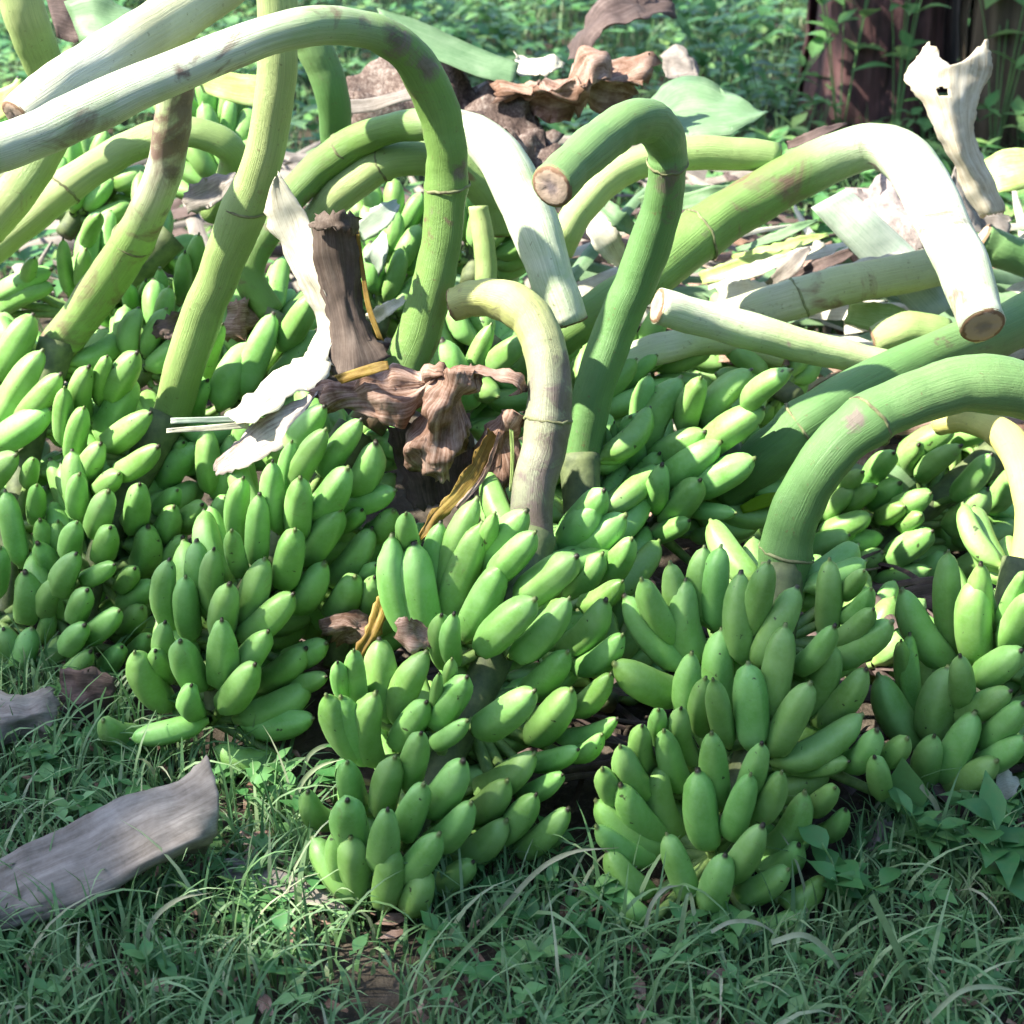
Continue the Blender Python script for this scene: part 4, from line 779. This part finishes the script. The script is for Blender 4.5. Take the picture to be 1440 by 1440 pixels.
def clover(name, pts, Lr, label, tl=(.1, .85), zr=(.01, .05), ratio=.55):
    V, F, T = [], [], []
    for (x, y) in pts:
        tn = random.uniform(*tl)
        z = random.uniform(*zr); b = Vector((x, y, z)); k = random.choice((2, 3, 4)); a0 = random.uniform(0, 6.28)
        for q in range(k):
            a = a0 + q * 6.28 / k + random.uniform(-.3, .3); d = Vector((math.cos(a), math.sin(a), random.uniform(-.1, .8))).normalized(); sd = d.cross(Vector((0, 0, 1))).normalized()
            L = random.uniform(*Lr); leaf_geo(b, d, sd, L, L * ratio * random.uniform(.8, 1.2), random.uniform(0, .4), V, F, T, min(1, max(0, tn + random.uniform(-.1, .1))))
    me = bpy.data.meshes.new(name); me.from_pydata(V, [], F); fset(me, 'tint', T); o = link(name, me, None, M_LEAF); tag(o, label, 'ground cover', kind='stuff'); return o
clover('ground_cover', scatter(520, 1.45, 2.75), (.012, .040), 'low broad leaved weeds mixed in the grass before the heap')
clover('far_ground_cover', scatter(4200, 3.95, 9.5, .5), (.04, .10), 'broad leaved weeds in the sunlit grass behind the heap', (.15, 1), (.03, .2), .45)
# dead bits on the soil
def litter():
    V, F, us, vs = [], [], [], []
    for (x, y) in scatter(420, 1.45, 2.7):
        a = random.uniform(0, 6.28); L = random.uniform(.012, .05); W = L * random.uniform(.12, .5); z = random.uniform(.006, .02); c, s = math.cos(a), math.sin(a); k = len(V)
        for (u, v, dz) in ((-.5, -.4, 0), (0, -.5, .006), (.5, -.1, .002), (.5, .1, .004), (0, .5, .0), (-.5, .4, .004)):
            V.append((x + c * u * L - s * v * W, y + s * u * L + c * v * W, z + dz)); us.append(u); vs.append(v + k * .37)
        F += [(k, k + 1, k + 4, k + 5), (k + 1, k + 2, k + 3, k + 4)]
    me = bpy.data.meshes.new('leaf_litter'); me.from_pydata(V, [], F); fset(me, 'us', us); fset(me, 'vs', vs); tag(link('leaf_litter', me, None, L_BROWN), 'brown dead leaf bits on the soil before the heap', 'leaf litter', kind='stuff')
litter()

def tangle(name, label, mat, n, box, seed, big=1.0):
    r = random.Random(seed); V, F, us, vs = [], [], [], []
    for k in range(n):
        x, y = r.uniform(*box[:2]), r.uniform(*box[2:4]); top = box[4] * (1 - abs((y - (box[2] + box[3]) / 2) / (box[3] - box[2])) * .9); z = r.uniform(.1, 1) * top + .03
        a = r.uniform(0, 3.14); L = r.uniform(.14, .5) * big; W = r.uniform(.012, .05) * big; b = Vector((x, y, z)); d = Vector((math.cos(a), math.sin(a) * .6, r.uniform(-.25, .25))).normalized()
        sd = d.cross(Vector((0, r.uniform(-.9, -.2), 1))).normalized(); nn = sd.cross(d); c0 = r.uniform(-.06, .06); tw = r.uniform(-.8, .8); k0 = len(V); m = 9
        for i in range(m):
            t = i / (m - 1); c = b + d * (L * (t - .5)) + nn * (c0 * math.sin(t * 3.1) + .008 * noise.noise((t * 4, k, 0))); s2 = (sd * math.cos(tw * t) + nn * math.sin(tw * t)) * W / 2 * (1 - .75 * t * t) * (1 + .3 * noise.noise((t * 6, k, 3)))
            for q in (-1, -.35, .35, 1): V.append(tuple(c + s2 * q + nn * (.18 * W * (1 - q * q)))); us.append(t); vs.append(q * .4 + k * .71)
        for i in range(m - 1):
            for q in range(3): F.append((k0 + i * 4 + q, k0 + i * 4 + q + 1, k0 + i * 4 + q + 5, k0 + i * 4 + q + 4))
    me = bpy.data.meshes.new(name); me.from_pydata(V, [], F); fset(me, 'us', us); fset(me, 'vs', vs); tag(link(name, me, None, mat), label, 'leaf litter', kind='stuff')
tangle('dry_leaf_litter', 'tan and brown dead leaf strips heaped behind the right of the heap', L_BROWN, 150, (.15, 1.5, 3.1, 4.1, .34), 1)
tangle('pale_leaf_litter', 'pale torn sheath strips heaped behind the right of the heap', L_WHITE, 60, (.15, 1.5, 3.1, 4.0, .40), 2, 1.5)
tangle('green_leaf_litter', 'grey green torn leaf strips among the dead ones at right rear', L_GREEN, 75, (.1, 1.5, 3.1, 4.1, .40), 3, 1.6)
tangle('gap_dark_mat', 'dark leaf strips added to hide lit soil between and under the bunches', L_DARK, 120, (-.45, .75, 2.5, 2.85, .06), 8, .7)  # dark strips added so lit soil does not brighten the gaps
tangle('gap_dark_mat', 'dark leaf strips added to hide lit soil under the two front bunches', L_DARK, 90, (-.12, .75, 2.2, 2.6, .05), 9, .6)
tangle('grey_leaf_litter', 'grey dead leaf strips behind the arches at the top', L_GREY, 130, (-1.1, .5, 3.6, 4.8, .40), 4)
tangle('brown_leaf_litter', 'dark brown dead leaf strips behind the arches at the top', L_DARK, 110, (-.9, .6, 3.4, 4.7, .36), 5)

# ---------------------------------------------------------------- the tree whose crown shades the foreground (left, out of the frame)
def inpoly(x, y, P):
    c = False; j = len(P) - 1
    for i in range(len(P)):
        if (P[i][1] > y) != (P[j][1] > y) and x < (P[j][0] - P[i][0]) * (y - P[i][1]) / (P[j][1] - P[i][1]) + P[i][0]: c = not c
        j = i
    return c
SHADE = [(-200,980),(40,930),(110,730),(330,740),(240,920),(300,1010),(420,1060),(400,1290),(640,1290),(720,1150),(690,960),(760,860),(770,700),(860,640),(1040,600),(1060,760),(1260,800),(1500,740),(1500,1000),(1750,1100),(1750,1800),(-300,1800)]
HALF = [(300,640),(560,600),(770,690),(760,860),(690,960),(720,1150),(640,1290),(400,1290),(420,1060),(300,1010),(240,920),(330,740)]
bpy.context.view_layer.update(); DG_ = bpy.context.evaluated_depsgraph_get()
def Ysurf(px, py):
    hit, loc = scene.ray_cast(DG_, CAMP, ray(px, py).normalized())[:2]
    return loc.y if hit else 2.5
def shade_tree():
    r = random.Random(4); root = empty('shade_tree', (-8.8, 1.6, 0)); tag(root, 'leafy tree standing to the left that shades the front of the heap', 'tree')
    V, F, T = [], [], []; cnt = 0
    LIT = ([(430,895),(670,900),(650,1000),(630,1270),(425,1260)], [(540,700),(700,700),(660,880),(540,860)], [(220,770),(320,650),(420,560),(560,560),(540,800),(400,850),(340,960),(220,900)],
           [(640,400),(790,400),(770,700),(720,700)], [(740,60),(1420,60),(1420,500),(1000,530),(740,500)], [(850,560),(1060,520),(1060,660),(940,700)], [(1190,600),(1400,590),(1300,720),(1190,720)])
    LP = [tuple(at(x, y, Ysurf(x, y))) for P_ in LIT for x in range(220, 1430, 24) for y in range(60, 1280, 24) if inpoly(x, y, P_)]
    HP = np.array([tuple(at(x, y, Ysurf(x, y))) for x in range(860, 1440, 26) for y in range(770, 1280, 26)])
    LP = np.array(LP); SD = np.array(tuple(SUN))
    def leaf(px, py, s=1.0):
        P = at(px, py, Ysurf(px, py)); t = r.uniform(6.5, 10.5); b = P + SUN * t; a = r.uniform(0, 6.28)
        d = Vector((math.cos(a), math.sin(a), r.uniform(-.5, .3))).normalized(); sd = d.cross(Vector((r.uniform(-.3, .3), r.uniform(-.3, .3), 1))).normalized()
        L = r.uniform(.13, .22) * s; w_ = np.array(tuple(b)) - LP; dist = np.linalg.norm(w_ - (w_ @ SD)[:, None] * SD, axis=1).min()
        if s == 1.0 and dist < L * .5 + .055 and r.random() < .992: return
        w_ = np.array(tuple(b)) - HP; dist = np.linalg.norm(w_ - (w_ @ SD)[:, None] * SD, axis=1).min()
        if s == 1.0 and dist < L * .5 and r.random() < .42: return
        leaf_geo(b - d * L * .5, d, sd, L, L * .5, .3, V, F, T, r.uniform(.1, .7))
    k = 0
    while k < 850:
        px, py = r.uniform(-300, 1850), r.uniform(470, 1780)
        if inpoly(px, py, SHADE): leaf(px, py); k += 1
    while k < 1600:
        px, py = r.uniform(-300, 1850), r.uniform(1000, 1780)
        if inpoly(px, py, SHADE) and not 400 < px < 1250 or py > 1290: leaf(px, py); k += 1
    for _ in range(900): leaf(r.uniform(-260, 440), r.uniform(1050, 1500))
    for _ in range(60): leaf(r.uniform(620, 900), r.uniform(1270, 1400), .9)
    for _ in range(60): leaf(r.uniform(-60, 330), r.uniform(760, 960), .9)
    k = 0
    while k < 30:
        px, py = r.uniform(200, 900), r.uniform(590, 1300)
        if inpoly(px, py, HALF): leaf(px, py, .7); k += 1
    me = bpy.data.meshes.new('crown'); me.from_pydata(V, [], F); fset(me, 'tint', T); link('crown', me, root, M_LEAF)
    bark = mat_plain('bark', (.06, .045, .03), (.16, .12, .09), 12, .9)
    P = crom([(-8.8, 1.6, -.1), (-8.9, 1.6, 2.5), (-8.7, 1.5, 4.6), (-8.2, 1.3, 6.6)], 5); me, _, _ = tube_mesh(P, np.linspace(.22, .12, len(P)), 16, 'trunk', .1); link('trunk', me, root, bark)
    for i in range(6):
        c = Vector(V[r.randrange(len(V))]); P = crom([(-8.7, 1.5, 4.6), tuple(Vector((-8.5, 1.3, 6.8)).lerp(c, .5) + Vector((0, 0, .2))), tuple(c)], 5)
        me, _, _ = tube_mesh(P, np.linspace(.06, .012, len(P)), 8, 'limb', .1); link('limb', me, root, bark)
shade_tree()

def background_shade():
    r = random.Random(9); root = empty('shade_tree', (-7.5, 5.5, 0)); tag(root, 'tall leafy tree far to the left that dapples the grass behind the heap', 'tree')
    V, F, T = [], [], []
    for k in range(460):
        P = atz(r.uniform(380, 1700), r.uniform(-60, 235), 0.1); t = r.uniform(6.0, 9.0); b = P + SUN * t; a = r.uniform(0, 6.28)
        d = Vector((math.cos(a), math.sin(a), r.uniform(-.5, .3))).normalized(); sd = d.cross(Vector((0, 0, 1))).normalized(); L = r.uniform(.2, .42)
        leaf_geo(b - d * L * .5, d, sd, L, L * .5, .3, V, F, T, r.uniform(.1, .7))
    me = bpy.data.meshes.new('crown'); me.from_pydata(V, [], F); fset(me, 'tint', T); link('crown', me, root, M_LEAF)
    P = crom([(-7.5, 5.5, -.1), (-7.3, 5.5, 2.5), (-6.6, 5.6, 5.0)], 5); me, _, _ = tube_mesh(P, np.linspace(.2, .1, len(P)), 14, 'trunk', .1); link('trunk', me, root, mat_plain('bark_grey', (.08, .06, .05), (.18, .15, .12), 12, .9))
background_shade()
def sky_block_grove():
    """unseen bushy trees added behind and beside the viewer to block low sky light"""
    r = random.Random(21)
    for i, (x, y, hh, rad, lab) in enumerate(((-6.5,-1.5,3.6,2.2,'low bushy tree left of the viewer, added unseen to block sky light'),(-4.0,-4.5,4.4,2.4,'bushy tree behind the viewer on the left, added unseen to block sky light'),(0.2,-5.2,4.8,2.6,'tall bushy tree straight behind the viewer, added unseen to block sky light'),(4.2,-4.0,4.8,2.5,'tall bushy tree behind the viewer on the right, added unseen to block sky light'),(6.2,-.3,4.6,2.4,'bushy tree right beside the viewer, added unseen to block sky light'),(6.6,3.8,4.4,2.2,'bushy tree to the right of the heap, added unseen to block sky light'),(7.6,7.6,4.4,2.2,'bushy tree far to the right beyond the trunks, added unseen to block sky light'),(-8.2,2.2,3.2,1.8,'lowest bushy tree, far left of the heap, added unseen to block sky light'))):
        root = empty('sky_block_tree', (x, y, 0)); tag(root, lab, 'tree', 'bushy trees added round the clearing to block sky light')
        V, F, T = [], [], []
        for k in range(1500):
            u = Vector((r.gauss(0, 1), r.gauss(0, 1), r.gauss(0, 1))).normalized() * (r.random() ** .35)
            b = Vector((x + u.x * rad, y + u.y * rad * .9, hh * .5 + u.z * hh * .52)); b.z = max(.1, b.z); a = r.uniform(0, 6.28)
            d = Vector((math.cos(a), math.sin(a), r.uniform(-.9, .3))).normalized(); sd = (d.cross(Vector((0, 0, 1))).normalized() + Vector((0, 0, r.uniform(-.8, .8)))).normalized(); L = r.uniform(.3, .55)
            leaf_geo(b, d, sd, L, L * .5, .3, V, F, T, r.uniform(0, .6))
        me = bpy.data.meshes.new('crown'); me.from_pydata(V, [], F); fset(me, 'tint', T); link('crown', me, root, M_LEAF)
        P = crom([(x, y, -.1), (x + .1, y, hh * .3), (x, y + .1, hh * .7)], 4); me, _, _ = tube_mesh(P, np.linspace(.2, .08, len(P)), 12, 'trunk', .1); link('trunk', me, root, M_RACHIS)
sky_block_grove()  # unseen trees, added to cut the low sky fill
